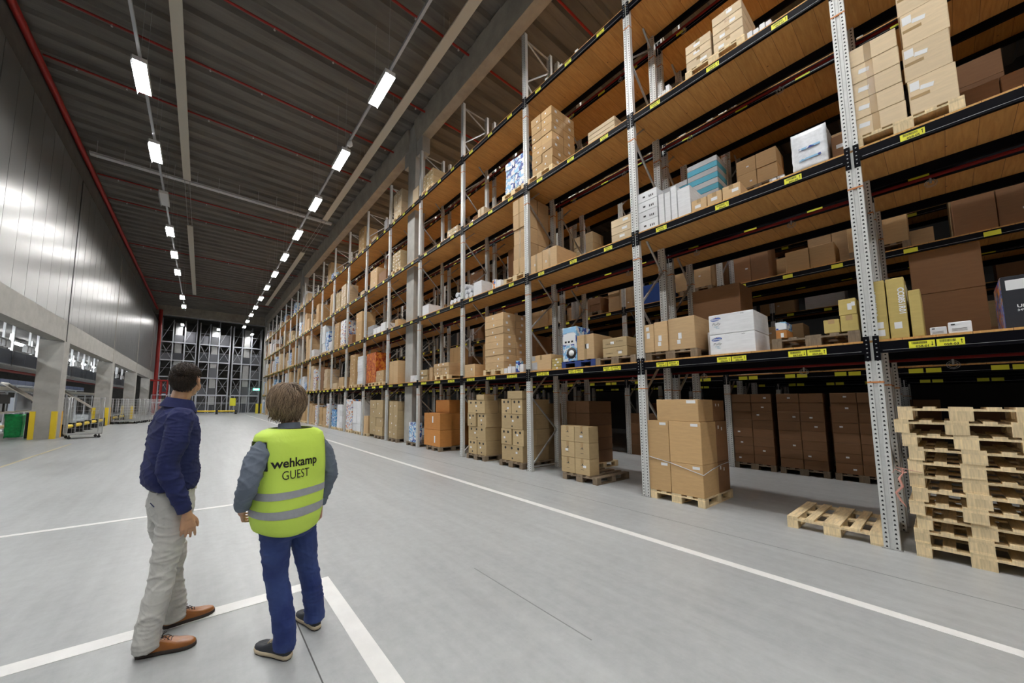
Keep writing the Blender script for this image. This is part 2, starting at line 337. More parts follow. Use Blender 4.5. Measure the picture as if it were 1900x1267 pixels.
tag(MB().lathe([(0,.12),(.07,.12),(.09,.05),(.1,-.02),(.02,-.1),(0,-.1)], (0,0,0)).build('junction_box', MT['white'], loc=(3.79, 11.55, ZL+.0)), 'small white junction box on the right-hand lamp rail', 'junction box')
# ---------------------------------------------------------------- radiant panels, cable tray, pipes
def rpanel(x, y0, y1, label):
    e = empty('radiant_panel', (x, y0, 12.38), 0, label, 'heating panel', 'radiant panels under the ceiling')
    MB().box(-.15, .15, 0, y1-y0, 0, .05).build('panel', MT['panelbeige'], e)
    mb = MB()
    for yy in [0.3+i*3.4 for i in range(int((y1-y0)/3.4)+1)]:
        for s in (-.1, .1): mb.tube([(s, yy, .05), (s, yy, .9)], .004, 5)
    mb.build('hanger', MT['galv'], e)
rpanel(-1.19, -6, 20.7, 'long beige radiant panel between the lamp rows, nearest left one')
rpanel(-1.19, 26.2, 43.4, 'beige radiant panel between the lamp rows, farther left one')
rpanel(5.42, -6, 20.6, 'long beige radiant panel beside the concrete beam, nearest right one')
rpanel(5.42, 26.2, 43.4, 'beige radiant panel beside the concrete beam, farther right one')
for nm, x in (('left', -1.19), ('right', 5.42)):
    mb = MB()
    for s in (-.1, .1): mb.tube([(x+s, 20.8, 12.42), (x+s, 26.1, 12.42)], .012, 6)
    for yy in (22, 25): mb.box(x-.1, x+.1, yy-.005, yy+.005, 12.40, 12.42); mb.box(x-.004, x+.004, yy-.004, yy+.004, 12.41, CEIL-.03)
    tag(mb.build('panel_link_pipe', MT['galv']), 'pair of thin pipes linking the %s radiant panels' % nm, 'pipe')
ct = MB().box(-4.7, 6.0, 21.1, 21.35, 12.55, 12.57); ct.box(-4.7, 6, 21.1, 21.11, 12.55, 12.64); ct.box(-4.7, 6, 21.34, 21.35, 12.55, 12.64)
for i in range(12): ct.box(-4.5+i*.92, -4.47+i*.92, 21.1, 21.35, 12.53, 12.56); ct.box(-4.49+i*.92, -4.48+i*.92, 21.22, 21.23, 12.56, CEIL-.125)
tag(ct.build('cable_tray', MT['label']), 'white cable tray crossing under the ceiling from wall to beam', 'cable tray')
for i, yp in enumerate((5.6, 8.35, 11.15, 13.93, 16.6, 24.1, 26.7, 33.7, 42.2, 47.0)):
    mb = MB().tube([(-5.0, yp, 13.12), (20, yp, 13.12)], .035, 8)
    e = mb.build('sprinkler_pipe', MT['red']); tag(e, 'red sprinkler branch pipe crossing under the ceiling, %s from the foreground' % ORD[i], 'pipe', 'ceiling sprinkler pipes')
    hm = MB()
    for xx in (-4.2, -2.9, -.4, 1.2, 3.0, 4.6, 6.2): hm.tube([(xx, yp, 13.09), (xx, yp, 13.03)], .012, 6); hm.lathe([(.0, 0), (.035, 0), (.03, -.012), (0, -.02)], (xx, yp, 13.03), 8)
    h = hm.build('sprinkler_head', MT['steel'], e)
mp_ = MB().tube([(-5.0, -12, 12.75), (-5.0, 55.6, 12.75)], .11, 12)
tag(mp_.build('sprinkler_main', MT['red']), 'thick red sprinkler main running along the top of the left wall', 'pipe')
e = empty('sprinkler_riser', (-4.6, 54.0, 0), 0, 'tall red sprinkler riser pipes in the far left corner', 'pipe')
MB().tube([(0, 0, 0), (0, 0, 12.6)], .19, 12).build('riser_pipe', MT['red'], e)
MB().tube([(.55, -.3, 0), (.55, -.3, 3.9)], .13, 10).build('riser_pipe', MT['red'], e)
MB().tube([(1.15, -.3, 0), (1.15, -.3, 4.0)], .09, 10).build('riser_pipe', MT['red'], e)
MB().tube([(-1.0, -.3, 4.0), (1.25, -.3, 4.0)], .1, 10).build('manifold', MT['red'], e)
MB().tube([(.55, -.3, 2.6), (1.15, -.3, 2.6)], .07, 10).build('valve', MT['red'], e)
# ================================================================ RACKING
def post_mesh():
    mb = MB(); w_ = .06
    # open C-section upright with front face, two sides and returns
    poly = [(0, -w_), (0, -.018), (.012, -.014), (.012, .014), (0, .018), (0, w_), (.09, w_), (.09, w_-.02), (.085, w_-.02), (.085, w_-.003), (.003, w_-.003), (.003, .02), (.015, .016), (.015, -.016), (.003, -.02), (.003, -w_+.003), (.085, -w_+.003), (.085, -w_+.02), (.09, -w_+.02), (.09, -w_)]
    mb.prism(poly, 'z', .008, TOP, 0)
    mb.box(-.02, .11, -.075, .075, 0, .008, 1)
    for z in LV[1:]: mb.box(-.003, .093, -.063, .063, z-.50, z-.482, 2)
    return mb.mesh('upright_post', [MT['upright'], MT['galv'], MT['orangeline']])
POST = post_mesh()
def brace_mesh():
    mb = MB(); z = .12; x0, x1 = .08, DEPTH-.08; mb.bar((x0, 0, .1), (x1, 0, .1), .03, .03); s = 0
    while z < TOP-.5:
        z2 = min(z+.82, TOP-.1); mb.bar((x0, 0, z) if s % 2 == 0 else (x1, 0, z), (x1, 0, z2) if s % 2 == 0 else (x0, 0, z2), .03, .03, upv=(0,1,0)); z = z2; s += 1
    mb.bar((x0, 0, TOP-.12), (x1, 0, TOP-.12), .03, .03)
    return mb.mesh('cross_bracing', MT['galv'])
BRACE = brace_mesh()
def beam_mesh(far, lv):
    mb = MB(); mb.box(0, .045, .06, SP-.06, -.155, -.025, 0)
    for s, e_ in ((.012, .06), (SP-.06, SP-.012)):
        mb.box(-.006, .03, s, e_, -.24, .05, 0)
        for i in range(5): mb.box(-.008, -.0055, (s+e_)/2-.006, (s+e_)/2+.006, -.2+i*.05, -.188+i*.05, 1)
    mb.box(-.0015, 0, .08, SP-.08, -.128, -.124, 1)  # thin pale strip modelled in place of the highlight along the black beam
    if far:
        for f in (.2, .5, .83):
            for d in ((-.2, .0) if lv == 1 else (-.1,)): mb.box(-.003, 0, f*SP+d+.01, f*SP+d+.18, -.135, -.05, 2)
    return mb.mesh('shelf_beam', [MT['black'], MT['galv'], MT['yellow']])
BEAM = {(a, l): beam_mesh(a, l) for a in (0, 1) for l in (1, 2)}
MT['deckfront'] = mat('deck_edge_pine', (.62, .42, .2), .7, nscale=6, namt=.15)
def deck_mesh(hole=None):
    mb = MB()
    if hole:
        a, b, c, d = hole; mb.box(0, a, .0, SP, -.025, 0); mb.box(b, DEPTH, 0, SP, -.025, 0); mb.box(a, b, 0, c, -.025, 0); mb.box(a, b, d, SP, -.025, 0)
    else: mb.box(0, DEPTH, 0, SP, -.025, 0)
    return mb.mesh('deck', [MT['deck']])
DECK = deck_mesh()
def label_geo(text, arrow):
    mb = MB(); W_, H_ = .17, .078
    mb.box(-.0015, 0, -W_/2, W_/2, -H_/2, H_/2, 0); x = -.0022
    rnd = random.Random(text); y = W_/2-.02
    while y > -W_/2+.05:
        wd = rnd.choice((.0012, .002, .003)); mb.add([(x, y, .004), (x, y-wd, .004), (x, y-wd, .031), (x, y, .031)], [(0, 1, 2, 3)], 1); y -= wd+rnd.choice((.0015, .0025))
    put_text(mb, text, .032, (x, W_/2-.045, -.032), (0, -1, 0), (0, 0, 1), 1, .0008)
    if arrow:
        s = 1 if arrow == 'u' else -1; yc = -W_/2+.018
        mb.add([(x, yc+.002, -.02), (x, yc-.002, -.02), (x, yc-.002, .022), (x, yc+.002, .022)], [(0, 1, 2, 3)], 1)
        mb.add([(x, yc+.008, s*.012+.001), (x, yc-.008, s*.012+.001), (x, yc, s*.026+.001)], [(0, 1, 2)], 1)
    return mb.mesh('location_label', [MT['yellow'], MT['ink']])
def rack_bay(x, y, k, row, front=True, levels=(1, 2, 3, 4), detail=True, flip=False, hole=None, label=''):
    e = empty('pallet_rack_bay', (x, y, 0), 0, label, 'racking', row)
    for px in (0, DEPTH-.09): link('upright_post', POST, e, (px, 0, 0))
    link('cross_bracing', BRACE, e)
    for l in levels:
        bl = link('shelf_beam', BEAM[(0 if detail else 1, 1 if l == 1 else 2)], e, (0, 0, LV[l]))
        link('shelf_beam', BEAM[(0, 2)], e, (DEPTH, SP, LV[l]), PI)
        link('deck', DECK if not hole else deck_mesh(hole), e, (.01, 0, LV[l]))
        if detail:
            base = 58-(k+1)*3 if k >= 0 else 58
            for si, f in enumerate((.2, .5, .83)):
                num = 57-3*k-(0 if si == 0 else si) if k >= 0 else (60, 59, 58)[si]
                if l == 1:
                    link('location_label', label_geo('%03d-01' % num, 'd'), bl, (0, f*SP+.1, -.09)); link('location_label', label_geo('%03d-03' % num, 'u'), bl, (0, f*SP-.08, -.09))
                else: link('location_label', label_geo('%03d-%02d' % (num, 1+2*l), 'u'), bl, (0, f*SP, -.09))
    return e
def end_frame(x, y, label):
    e = empty('upright_frame', (x, y, 0), 0, label, 'racking')
    for px in (0, DEPTH-.09): link('upright_post', POST, e, (px, 0, 0))
    link('cross_bracing', BRACE, e)
for k in range(-2, 19):
    y = Y0+k*SP; hole = None
    for yc in (12.25, 32.2):
        if y < yc < y+SP or (y < yc+.35 < y+SP) or (y < yc-.35 < y+SP): hole = (.26, .78, max(0, yc-.33-y), min(SP, yc+.33-y))
    rack_bay(XR, y, k, 'front row of racking', detail=k <= 4, hole=hole, label='galvanised rack bay with wooden decks, front row, %s bay from the right edge' % ORD[max(k+1, 0)] if k > -2 else 'galvanised rack bay beyond the right edge, front row')
end_frame(XR, Y0+19*SP, 'far end upright frame of the front racking row')
XB = 7.74
for k in range(-2, 14):
    rack_bay(XB, Y0+k*SP, k, 'back row of racking', detail=False, label='rack bay back to back behind the front row, %s bay from the right end' % ORD[k+2])
XC = 11.27; YC = 3.3
for k in range(-3, 10):
    rack_bay(XC, YC+k*SP, k, 'racking across the second aisle', detail=False, label='dim rack bay across the second aisle, %s bay from the right' % ORD[k+3])
XD = 12.55
for k in range(-3, 10):
    rack_bay(XD, YC+k*SP, k, 'racking backing the second aisle row', detail=False, label='dim rack bay behind the second aisle row, %s from the right' % ORD[k+3])
XE = 16.2
for k in range(-3, 6):
    rack_bay(XE, YC+k*SP, k, 'racking far behind the second aisle', detail=False, label='very dim rack bay beyond the racking across the second aisle, %s from the right' % ORD[k+3])
for l in (1, 2, 3, 4):
    e = tag(MB().tube([(XR+DEPTH+.12, -4, LV[l]-.16), (XR+DEPTH+.12, 40, LV[l]-.16)], .024, 8).build('sprinkler_pipe', MT['darkred']), 'dark red sprinkler pipe between the racks at the %s deck' % ORD[l-1], 'pipe', 'in-rack sprinkler pipes')
    hm = MB()
    for i in range(18):
        yy = -1.4+i*1.32
        for r_ in (.05, .035): 
            pts = [(0, yy+r_*math.cos(a*PI/6), LV[l]-.25+r_*math.sin(a*PI/6)) for a in range(13)]; hm.tube([(XR+DEPTH+.12+p[0], p[1], p[2]) for p in pts], .003, 5, caps=False)
        hm.tube([(XR+DEPTH+.12, yy, LV[l]-.18), (XR+DEPTH+.12, yy, LV[l]-.25)], .01, 6)
    hm.build('sprinkler_guard', MT['galv'], e)
# ================================================================ GOODS
SHELF = ['on the floor', 'on the first deck', 'on the second deck', 'on the third deck', 'on the top deck']
def bayword(k): return '%s front bay' % ORD[k+1]
USED = {}
def uniq(lb):
    USED[lb] = USED.get(lb, 0)+1
    return lb
CN = dict(tan='tan', pale='pale', brown='brown', orange='orange-brown', kraft='yellowish', dust='light brown', white='white', grey='grey', teal='teal', blue='blue', navy='navy', blk='black', red='red', camel='camel', bw='blue and white', cyan='cyan and white', wo='white and orange', ro='red and orange')
# ---- pallets
def pallet_parts():
    d = MB()
    for yy, ww in ((0, .1), (.17, .08), (.3275, .145), (.55, .08), (.7, .1)): d.box(0, 1.2, yy, yy+ww, .122, .144)
    dk = d.mesh('deck_boards', MT['palwood'])
    st = MB().box(0, .145, 0, .8, .1, .122).mesh('stringer', MT['palwood'])
    b1 = MB().box(0, .145, 0, .1, .022, .1).mesh('block', MT['palwood']); b2 = MB().box(0, .145, 0, .145, .022, .1).mesh('block', MT['palwood'])
    s1 = MB().box(0, 1.2, 0, .1, 0, .022).mesh('bottom_board', MT['palwood']); s2 = MB().box(0, 1.2, 0, .145, 0, .022).mesh('bottom_board', MT['palwood'])
    return dk, st, b1, b2, s1, s2
PP = pallet_parts()
def variant(m):
    if m == 'palwood': return PP
    out = []
    for me in PP: c = me.copy(); c.materials[0] = MT[m]; out.append(c)
    return out
PV = {m: variant(m) for m in ('palwood', 'palold', 'palblue')}
def pallet(x, y, z, label, rz=0, m='palwood', detail=True, group=None, name='pallet'):
    dk, st, b1, b2, s1, s2 = PV[m]
    e = empty(name, (x, y, z), rz, label, 'pallet', group)
    if detail:
        link('deck_boards', dk, e)
        for xx in (0, .5275, 1.055):
            link('stringer', st, e, (xx, 0, 0))
            for yy, b in ((0, b1), (.3275, b2), (.7, b1)): link('block', b, e, (xx, yy, 0))
        for yy, s in ((0, s1), (.3275, s2), (.7, s1)): link('bottom_board', s, e, (0, yy, 0))
    else:
        link('deck_boards', dk, e); mb = MB()
        for xx in (0, .5275, 1.055):
            mb.box(xx, xx+.145, 0, .8, .1, .1219)
            for yy, ww in ((0, .1), (.3275, .145), (.7, .1)): mb.box(xx, xx+.145, yy, yy+ww, .022, .1)
        for yy, ww in ((0, .1), (.3275, .145), (.7, .1)): mb.box(0, 1.2, yy, yy+ww, 0, .022)
        mb.build('blocks_and_skids', MT[m], e)
    return e
_far_p = {}
def far_pallet(x, y, z, label, m='palwood'):
    if m not in _far_p:
        mb = MB()
        for yy, ww in ((0, .1), (.17, .08), (.3275, .145), (.55, .08), (.7, .1)): mb.box(0, 1.2, yy, yy+ww, .122, .144)
        for xx in (0, .5275, 1.055):
            mb.box(xx, xx+.145, 0, .8, .1, .1219)
            for yy, ww in ((0, .1), (.3275, .145), (.7, .1)): mb.box(xx, xx+.145, yy, yy+ww, .022, .1)
        for yy, ww in ((0, .1), (.3275, .145), (.7, .1)): mb.box(0, 1.2, yy, yy+ww, 0, .022)
        _far_p[m] = mb.mesh('pallet', MT[m])
    return tag(link('pallet', _far_p[m], None, (x, y, z)), label, 'pallet', 'pallets on the racking')
# ---- cartons: origin at the front lower right corner (aisle face is x=0, y runs away along the aisle)
_cm = {}
def carton_me(d, w, h, style):
    k = (round(d, 2), round(w, 2), round(h, 2), style)
    if k in _cm: return _cm[k]
    me = MB().box(0, d, 0, w, 0, h).mesh('carton', MT['c_'+style]); bm = bmesh.new(); bm.from_mesh(me)
    bmesh.ops.bevel(bm, geom=bm.edges[:], offset=min(.006, h*.1), segments=1, affect='EDGES'); bm.to_mesh(me); bm.free()
    _cm[k] = me; return me
_pm = {}
def flat(name, kind, a, b, m):
    k = (kind, round(a, 2), round(b, 2), m)
    if k not in _pm:
        if kind == 'front': _pm[k] = MB().box(-.0018, .001, -a/2, a/2, -b/2, b/2).mesh(name, MT[m])   # on the aisle face
        elif kind == 'side': _pm[k] = MB().box(-a/2, a/2, -.0018, .001, -b/2, b/2).mesh(name, MT[m])  # on the -y face
        elif kind == 'top': _pm[k] = MB().box(-a/2, a/2, -b/2, b/2, -.001, .0018).mesh(name, MT[m])
    return _pm[k]
def carton(x, y, z, d, w, h, style, label, group=None, lab=None, tape=None, slab=False, rz=0, rng=random, name='carton', cat='box'):
    if name == 'carton' and style in ('white',): name = 'white_box'
    if name == 'carton' and style in ('bw', 'wo', 'cyan', 'ro', 'teal', 'grey', 'blue', 'navy', 'blk', 'red'): name = 'printed_box'
    o = link(name, carton_me(d, w, h, style), None, (x, y, z), rz); tag(o, uniq(label), cat, group)
    if tape == 'v': link('packing_tape', flat('packing_tape', 'front', .055, h*.98, 'tape'), o, (0, w/2, h/2))
    if tape == 'h': link('packing_tape', flat('packing_tape', 'front', w*.98, .05, 'tape'), o, (0, w/2, h/2))
    if tape == 'c': link('packing_tape', flat('packing_tape', 'front', .055, min(.12, h*.3), 'tape'), o, (0, w/2, h-min(.06, h*.15)-.003))
    if tape: link('packing_tape', flat('packing_tape', 'top', d*.98, .05, 'tape'), o, (d/2, w/2, h))
    if lab:
        lw, lh = lab if isinstance(lab, tuple) else (.11, .07)
        link('shipping_label', flat('shipping_label', 'front', lw, lh, 'label'), o, (0, w*(.25+.5*rng.random()), h*(.35+.3*rng.random())))
    if slab: link('shipping_label', flat('shipping_label', 'side', .08, .06, 'label'), o, (d*(.3+.3*rng.random()), 0, h*.55))
    return o
BOXES = 0
def stack(k, lv, y0, w, h, rows, cols=1, dcols=1, depth=.8, x0=XR+.05, style='tan', pal=None, where='', z0=None, jit=.012, lab=None, tape=None, slab=False, seed=1, bay=None, noun='carton', heights=None, paloff=0):
    """rows x cols cartons standing on a deck (or on a pallet that is a thing of its own)"""
    global BOXES
    rg = random.Random(seed*97+k*13+lv*5); z = LV[lv] if z0 is None else z0; bw = bay or bayword(k)
    if pal:
        lp = 'wooden pallet %s in the %s%s' % (SHELF[lv], bw, (', '+where) if where else '')
        (pallet if k <= 1 and bay is None else far_pallet)(*((x0-.02+paloff, y0-.01, z, uniq(lp)) + (() if True else ())), **({'m': pal}))
        z += .144
    hs = heights or [h/rows]*rows; zz = z
    for r in range(rows):
        for c in range(cols):
            for dc in range(dcols):
                ww = w/cols; dd = depth/dcols; jx = rg.uniform(-jit, jit); jy = rg.uniform(-jit, jit)*.5
                pos = []
                if rows > 1: pos.append('lowest' if r == 0 else 'topmost' if r == rows-1 else '%s up' % ORD[r])
                if cols == 2: pos.append('right column' if c == 0 else 'left column')
                if cols == 3: pos.append(('right', 'middle', 'left')[c]+' column')
                if dcols > 1 : pos.append('front' if dc == 0 else 'rear')
                lb = '%s %s, %s%s%s, %s' % (CN[style], noun, (' '.join(pos)+', ') if pos else '', (where+', ') if where else '', SHELF[lv].replace('on the ', ''), bw)
                carton(x0+dc*dd+jx+.003, y0+c*ww+jy+.003, zz, dd-.008, ww-.008, hs[r]-.002, style, lb, 'boxes on the racking', lab if dc == 0 else None, tape if dc == 0 else None, slab and c == 0, rng=rg)
                BOXES += 1
        zz += hs[r]
    return zz
# ---------------- bay right of the nearest upright (k=-1)
def stackpallets():
    x = 6.38; n = 11; rg = random.Random(3)
    for i in range(n):
        dx = rg.uniform(-.02, .02); dy = rg.uniform(-.03, .02)+(.05 if i > 8 else 0)
        lb = 'light pine pallet, %s in the tall stack at the right edge' % ('lowest' if i == 0 else 'topmost' if i == n-1 else '%s from the floor' % ORD[i])
        pallet(x+dx, -.50+dy, i*.1445, lb, group='stacked empty pallets')
stackpallets()
mb = MB(); rg = random.Random(5)
pts = [Vector((6.36, .33, .86+.0)), Vector((6.34, .36, .80)), Vector((6.33, .34, .72)), Vector((6.34, .39, .64)), Vector((6.33, .36, .56)), Vector((6.35, .33, .5))]
mb.tube(pts, [.006, .01, .012, .01, .009, .004], 7)
for i in range(4): mb.tube([pts[0], pts[0]+Vector((-.01, rg.uniform(-.1, .06), rg.uniform(.0, .06))), pts[0]+Vector((0, rg.uniform(-.14, .1), rg.uniform(-.02, .07)))], [.006, .005, .002], 6)
tag(mb.build('plastic_strap', mat('pink_plastic_strap', (.62, .3, .24), .4)), 'torn pinkish plastic strap hanging from the corner of the pallet stack', 'strap')
pallet(6.42, .52, 0, 'single empty pine pallet on the floor beside the nearest upright', group=None)
RX = XR+.04
def one(k, lv, y0, y1, h, depth, style, label, x0=RX, z=None, name='carton', **kw): 
    return carton(x0, y0, LV[lv] if z is None else z, depth, y1-y0, h, style, label, None, name=name, **kw)
def vtext(o, s, size, y, z, m, vert=True, bold=.002, up=True, x=-.003):
    mb = MB()
    if vert: put_text(mb, s, size, (x, y, z), (0, 0, 1) if up else (0, 0, -1), (0, 1, 0) if up else (0, -1, 0), 0, bold)
    else: put_text(mb, s, size, (x, y, z), (0, -1, 0), (0, 0, 1), 0, bold)
    return mb.build('printed_text', MT[m], o)
a = one(-1, 1, .325, .445, .70, .75, 'kraft', 'tall slim yellowish carton, first right of the nearest upright on the first deck'); vtext(a, 'CC0851R01', .062, .072, .27, 'label')
link('shipping_label', flat('shipping_label', 'front', .055, .075, 'label'), a, (0, .06, .17)); link('shipping_label', flat('shipping_label', 'front', .055, .065, 'label'), a, (0, .055, .08))
a = one(-1, 1, .185, .315, .70, .8, 'kraft', 'tall slim yellowish carton, second right of the nearest upright, code printed downwards'); vtext(a, 'CC0851R01', .062, .05, .58, 'label', up=False)
link('shipping_label', flat('shipping_label', 'front', .06, .065, 'label'), a, (0, .07, .15)); link('packing_tape', flat('packing_tape', 'side', .12, .3, 'label'), a, (.3, 0, .5))
a = one(-1, 1, .085, .165, .53, .8, 'kraft', 'tall slim yellowish carton, third and shortest right of the nearest upright')
def small_white(y0, y1, h, label):
    a = one(-1, 1, y0, y1, h, .25, 'white', label); mb = MB(); w_ = y1-y0
    mb.add([(-.003, w_*.88, h*.72), (-.003, w_*.7, h*.72), (-.003, w_*.7, h*.84), (-.003, w_*.88, h*.84)], [(0, 1, 2, 3)])
    for i in range(3): mb.add([(-.003, w_*.85, h*(.2+.1*i)), (-.003, w_*.2, h*(.2+.1*i)), (-.003, w_*.2, h*(.23+.1*i)), (-.003, w_*.85, h*(.23+.1*i))], [(0, 1, 2, 3)])
    mb.build('printed_lines', MT['ink'], a)
small_white(-.055, .05, .085, 'small white printed box right of the tall yellowish cartons')
small_white(-.205, -.065, .12, 'white film-wrapped box right of the small white printed box')
a = one(-1, 1, -.66, -.39, .52, .75, 'blk', 'black monitor carton with coloured side at right edge, first deck', x0=RX+.02)
link('shipping_label', flat('shipping_label', 'front', .15, .1, 'label'), a, (0, .17, .43))
mb = MB(); pts = [(.13+.035*math.cos(t*PI/10), .28+.022*math.sin(t*PI/10)) for t in range(20)]; mb.add([(-.003, 2*.105-p[0]+.0, p[1]) for p in pts], [tuple(range(20))]); mb.build('red_oval_mark', MT['c_red'], a)
vtext(a, 'UltraWide', .042, .20, .20, 'label', vert=False, bold=.001); vtext(a, '34WL85', .028, .20, .165, 'label', vert=False, bold=.0005)
MT['rainbow'] = printed('colour_streak_print', (.03,.03,.08), [(.35,.04,.05), (.05,.12,.5), (.6,.25,.03), (.3,.35,.5)], 9, .5)
# big multicoloured side print on the side facing the camera side of the aisle (far side, +y)
link('picture_panel', MB().box(.01, .74, .268, .2715, .01, .51).mesh('picture_panel', MT['rainbow']), a)
# second deck, right of upright: pallet with two stacks
pallet(6.42, -.335, LV[2], 'wooden pallet on the second deck right of the nearest upright', m='palwood')
rg = random.Random(8)
for i, (h, off) in enumerate(((.225, 0), (.235, .008), (.235, .014), (.225, .012), (.235, .02))):
    z = LV[2]+.144+sum((.225, .235, .235, .225, .235)[:i])
    a = carton(6.43, .03+off*.6, z, .75, .44, h-.004, 'pale', 'wide pale carton with tape down its middle, %s in the stack of five right of the nearest upright' % ('lowest' if i == 0 else 'topmost' if i == 4 else ORD[i]+' up'), 'wide pale cartons', None, 'v')
    if i < 4: link('shipping_label', flat('shipping_label', 'front', .085, .055, 'label'), a, (0, .31-.015*i, .125), 0).rotation_euler = (.12, 0, 0)
for i in range(4):
    a = carton(6.43+.01*i, -.31+.012*(i % 2), LV[2]+.144+i*.42, .75, .315, .416, 'pale', 'tall pale carton, %s in the narrower stack on the second deck, right edge' % ('lowest' if i == 0 else 'topmost' if i == 3 else ORD[i]+' up'), 'tall pale cartons', None, None)
    link('shipping_label', flat('shipping_label', 'front', .065, .1, 'label'), a, (0, .27, .33)); link('shipping_label', flat('shipping_label', 'front', .09, .05, 'label'), a, (0, .19, .28)).rotation_euler = (.18, 0, 0)
    link('packing_tape', flat('packing_tape', 'front', .13, .035, 'tape'), a, (0, .24, .2))
# ---------------- bay k=0
where0 = 'nearest the second upright'
def big_pallet():
    pallet(6.42, 2.24, 0, 'new pine pallet under the tall brown cartons beside the second upright')
    nm = 'large brown carton on the pallet beside the second upright, %s'
    for c, (y, w_) in enumerate(((2.25, .46), (2.715, .34))):
        for r, (z, h) in enumerate(((.144, .50), (.646, .67))):
            a = carton(6.43, y, z, .62, w_, h, 'camel', nm % (('lower ' if r == 0 else 'upper ')+('right' if c == 0 else 'left')+' front'), 'large brown cartons', None, None)
            link('shipping_label', flat('shipping_label', 'front', .1, .045, 'label'), a, (0, .09, h-.05))
            a = carton(7.06, y, z, .5, w_, h, 'brown', nm % (('lower ' if r == 0 else 'upper ')+('right' if c == 0 else 'left')+' rear'), 'large brown cartons')
            if c == 0: link('shipping_label', flat('shipping_label', 'side', .05, .055, 'label'), a, (.1, 0, h-.1)); link('shipping_label', flat('shipping_label', 'side', .04, .055, 'label'), a, (.25, 0, h-.13))
    a = carton(6.44, 2.27, 1.318, .60, .62, .36, 'camel', nm % 'topmost front', 'large brown cartons'); link('shipping_label', flat('shipping_label', 'front', .13, .05, 'label'), a, (0, .1, .32))
    a = carton(7.05, 2.27, 1.318, .5, .62, .35, 'brown', nm % 'topmost rear', 'large brown cartons'); link('shipping_label', flat('shipping_label', 'side', .04, .045, 'label'), a, (.12, 0, .27)); link('shipping_label', flat('shipping_label', 'side', .04, .045, 'label'), a, (.25, 0, .27))
    mb = MB(); mb.tube([(6.421, 3.06, .70), (6.421, 2.7, .63), (6.421, 2.243, .50), (6.8, 2.241, .56), (7.2, 2.241, .60), (7.565, 2.241, .61)], .006, 6)
    tag(mb.build('tied_strap', MT['wrap']), 'white strap tied around the large brown cartons beside the second upright', 'strap')
big_pallet()
pallet(6.46, 2.24, LV[1], 'weathered pallet on the first deck right of the second upright', m='palold')
for i, (y0, y1, x0) in enumerate(((2.26, 2.66, 6.46), (2.66, 2.88, 6.44), (2.88, 3.05, 6.44))):
    a = carton(x0, y0, LV[1]+.144, .75, y1-y0-.006, .54-.02*i, 'tan', 'tan carton on weathered pallet right of the second upright, %s of three' % ('right', 'middle', 'left')[i], 'tan cartons beside the second upright')
    link('shipping_label', flat('shipping_label', 'front', .05, .07, 'label'), a, (0, (y1-y0)*.6, .13 if i < 2 else .42)); link('shipping_label', flat('shipping_label', 'front', .05, .1, 'label'), a, (0, (y1-y0)*.55, .23 if i < 2 else .3))
# two white cartons with a blue oval logo
def logo_box(z, label, tilt=0):
    a = carton(6.44, 1.515, z, .72, .545, .305, 'white', label, 'white logo cartons'); mb = MB(); x = -.003
    pts = [(.065*math.cos(t*PI/12), .035*math.sin(t*PI/12)) for t in range(24)]
    mb.add([(x, .455+(p[0]), .235+p[1]*.75+(-p[0]*.1)) for p in pts], [tuple(range(24))]); mb.build('blue_oval_logo', MT['c_blue'], a)
    mb = MB(); put_text(mb, 'chicco', .042, (x-.001, .51, .222), (0, -1, 0), (0, 0, 1), 0, .0015); mb.build('logo_text', MT['label'], a)
    mb = MB(); mb.lathe([(0, 0), (.006, 0), (.006, .002), (0, .002)], (0, 0, 0), 8); d = mb.build('logo_dot', MT['c_red'], a, (x, .455, .262)); d.rotation_euler = (0, -PI/2, 0)
    mb = MB(); put_text(mb, 'Polly', .055, (x, .505, .145), (0, -1, 0), (0, 0, 1), 0, -.0006, shear=.3); mb.build('printed_text', MT['ink'], a)
    mb = MB(); put_text(mb, 'magic', .024, (x, .48, .115), (0, -1, 0), (0, 0, 1), 0); put_text(mb, 'relax', .024, (x, .46, .09), (0, -1, 0), (0, 0, 1), 0); mb.build('printed_text', MT['c_cyan2'], a)
    mb = MB(); put_text(mb, '5423', .02, (x, .15, .27), (0, -1, 0), (0, 0, 1), 0); mb.build('printed_text', MT['ink'], a)
    return a
MT['c_cyan2'] = mat('cyan_ink', (.05, .3, .45), .5)
logo_box(LV[1], 'white carton with blue oval logo on the first deck, lower of two')
logo_box(LV[1]+.309, 'white carton with blue oval logo on the first deck, upper of two')
one(0, 1, 2.12, 2.20, .42, .3, 'white', 'narrow white box standing left of the two white logo cartons', x0=RX+.35)
pallet(6.44, .54, LV[1], 'weathered pallet with small boxes on the first deck, left of the nearest upright', m='palold')
zp = LV[1]+.144
one(0, 1, 1.19, 1.30, .12, .35, 'orange', 'small orange-brown box at the left end of the weathered pallet', z=zp, x0=6.48, lab=(.03, .06)); one(0, 1, 1.19, 1.30, .11, .33, 'bw', 'small white and blue box on top of the small orange-brown box', z=zp+.122, x0=6.48)
one(0, 1, .70, .835, .17, .3, 'kraft', 'small yellowish carton on the weathered pallet, left of the pair', z=zp, tape='c'); one(0, 1, .545, .69, .2, .3, 'kraft', 'small yellowish carton on the weathered pallet, lower of the pair', z=zp, tape='c')
a = one(0, 1, .55, .69, .2, .3, 'kraft', 'small yellowish carton with white stickers, upper of the pair beside the nearest upright', z=zp+.202); link('shipping_label', flat('shipping_label', 'front', .035, .08, 'label'), a, (0, .055, .1)); link('shipping_label', flat('shipping_label', 'front', .03, .05, 'label'), a, (0, .025, .13))
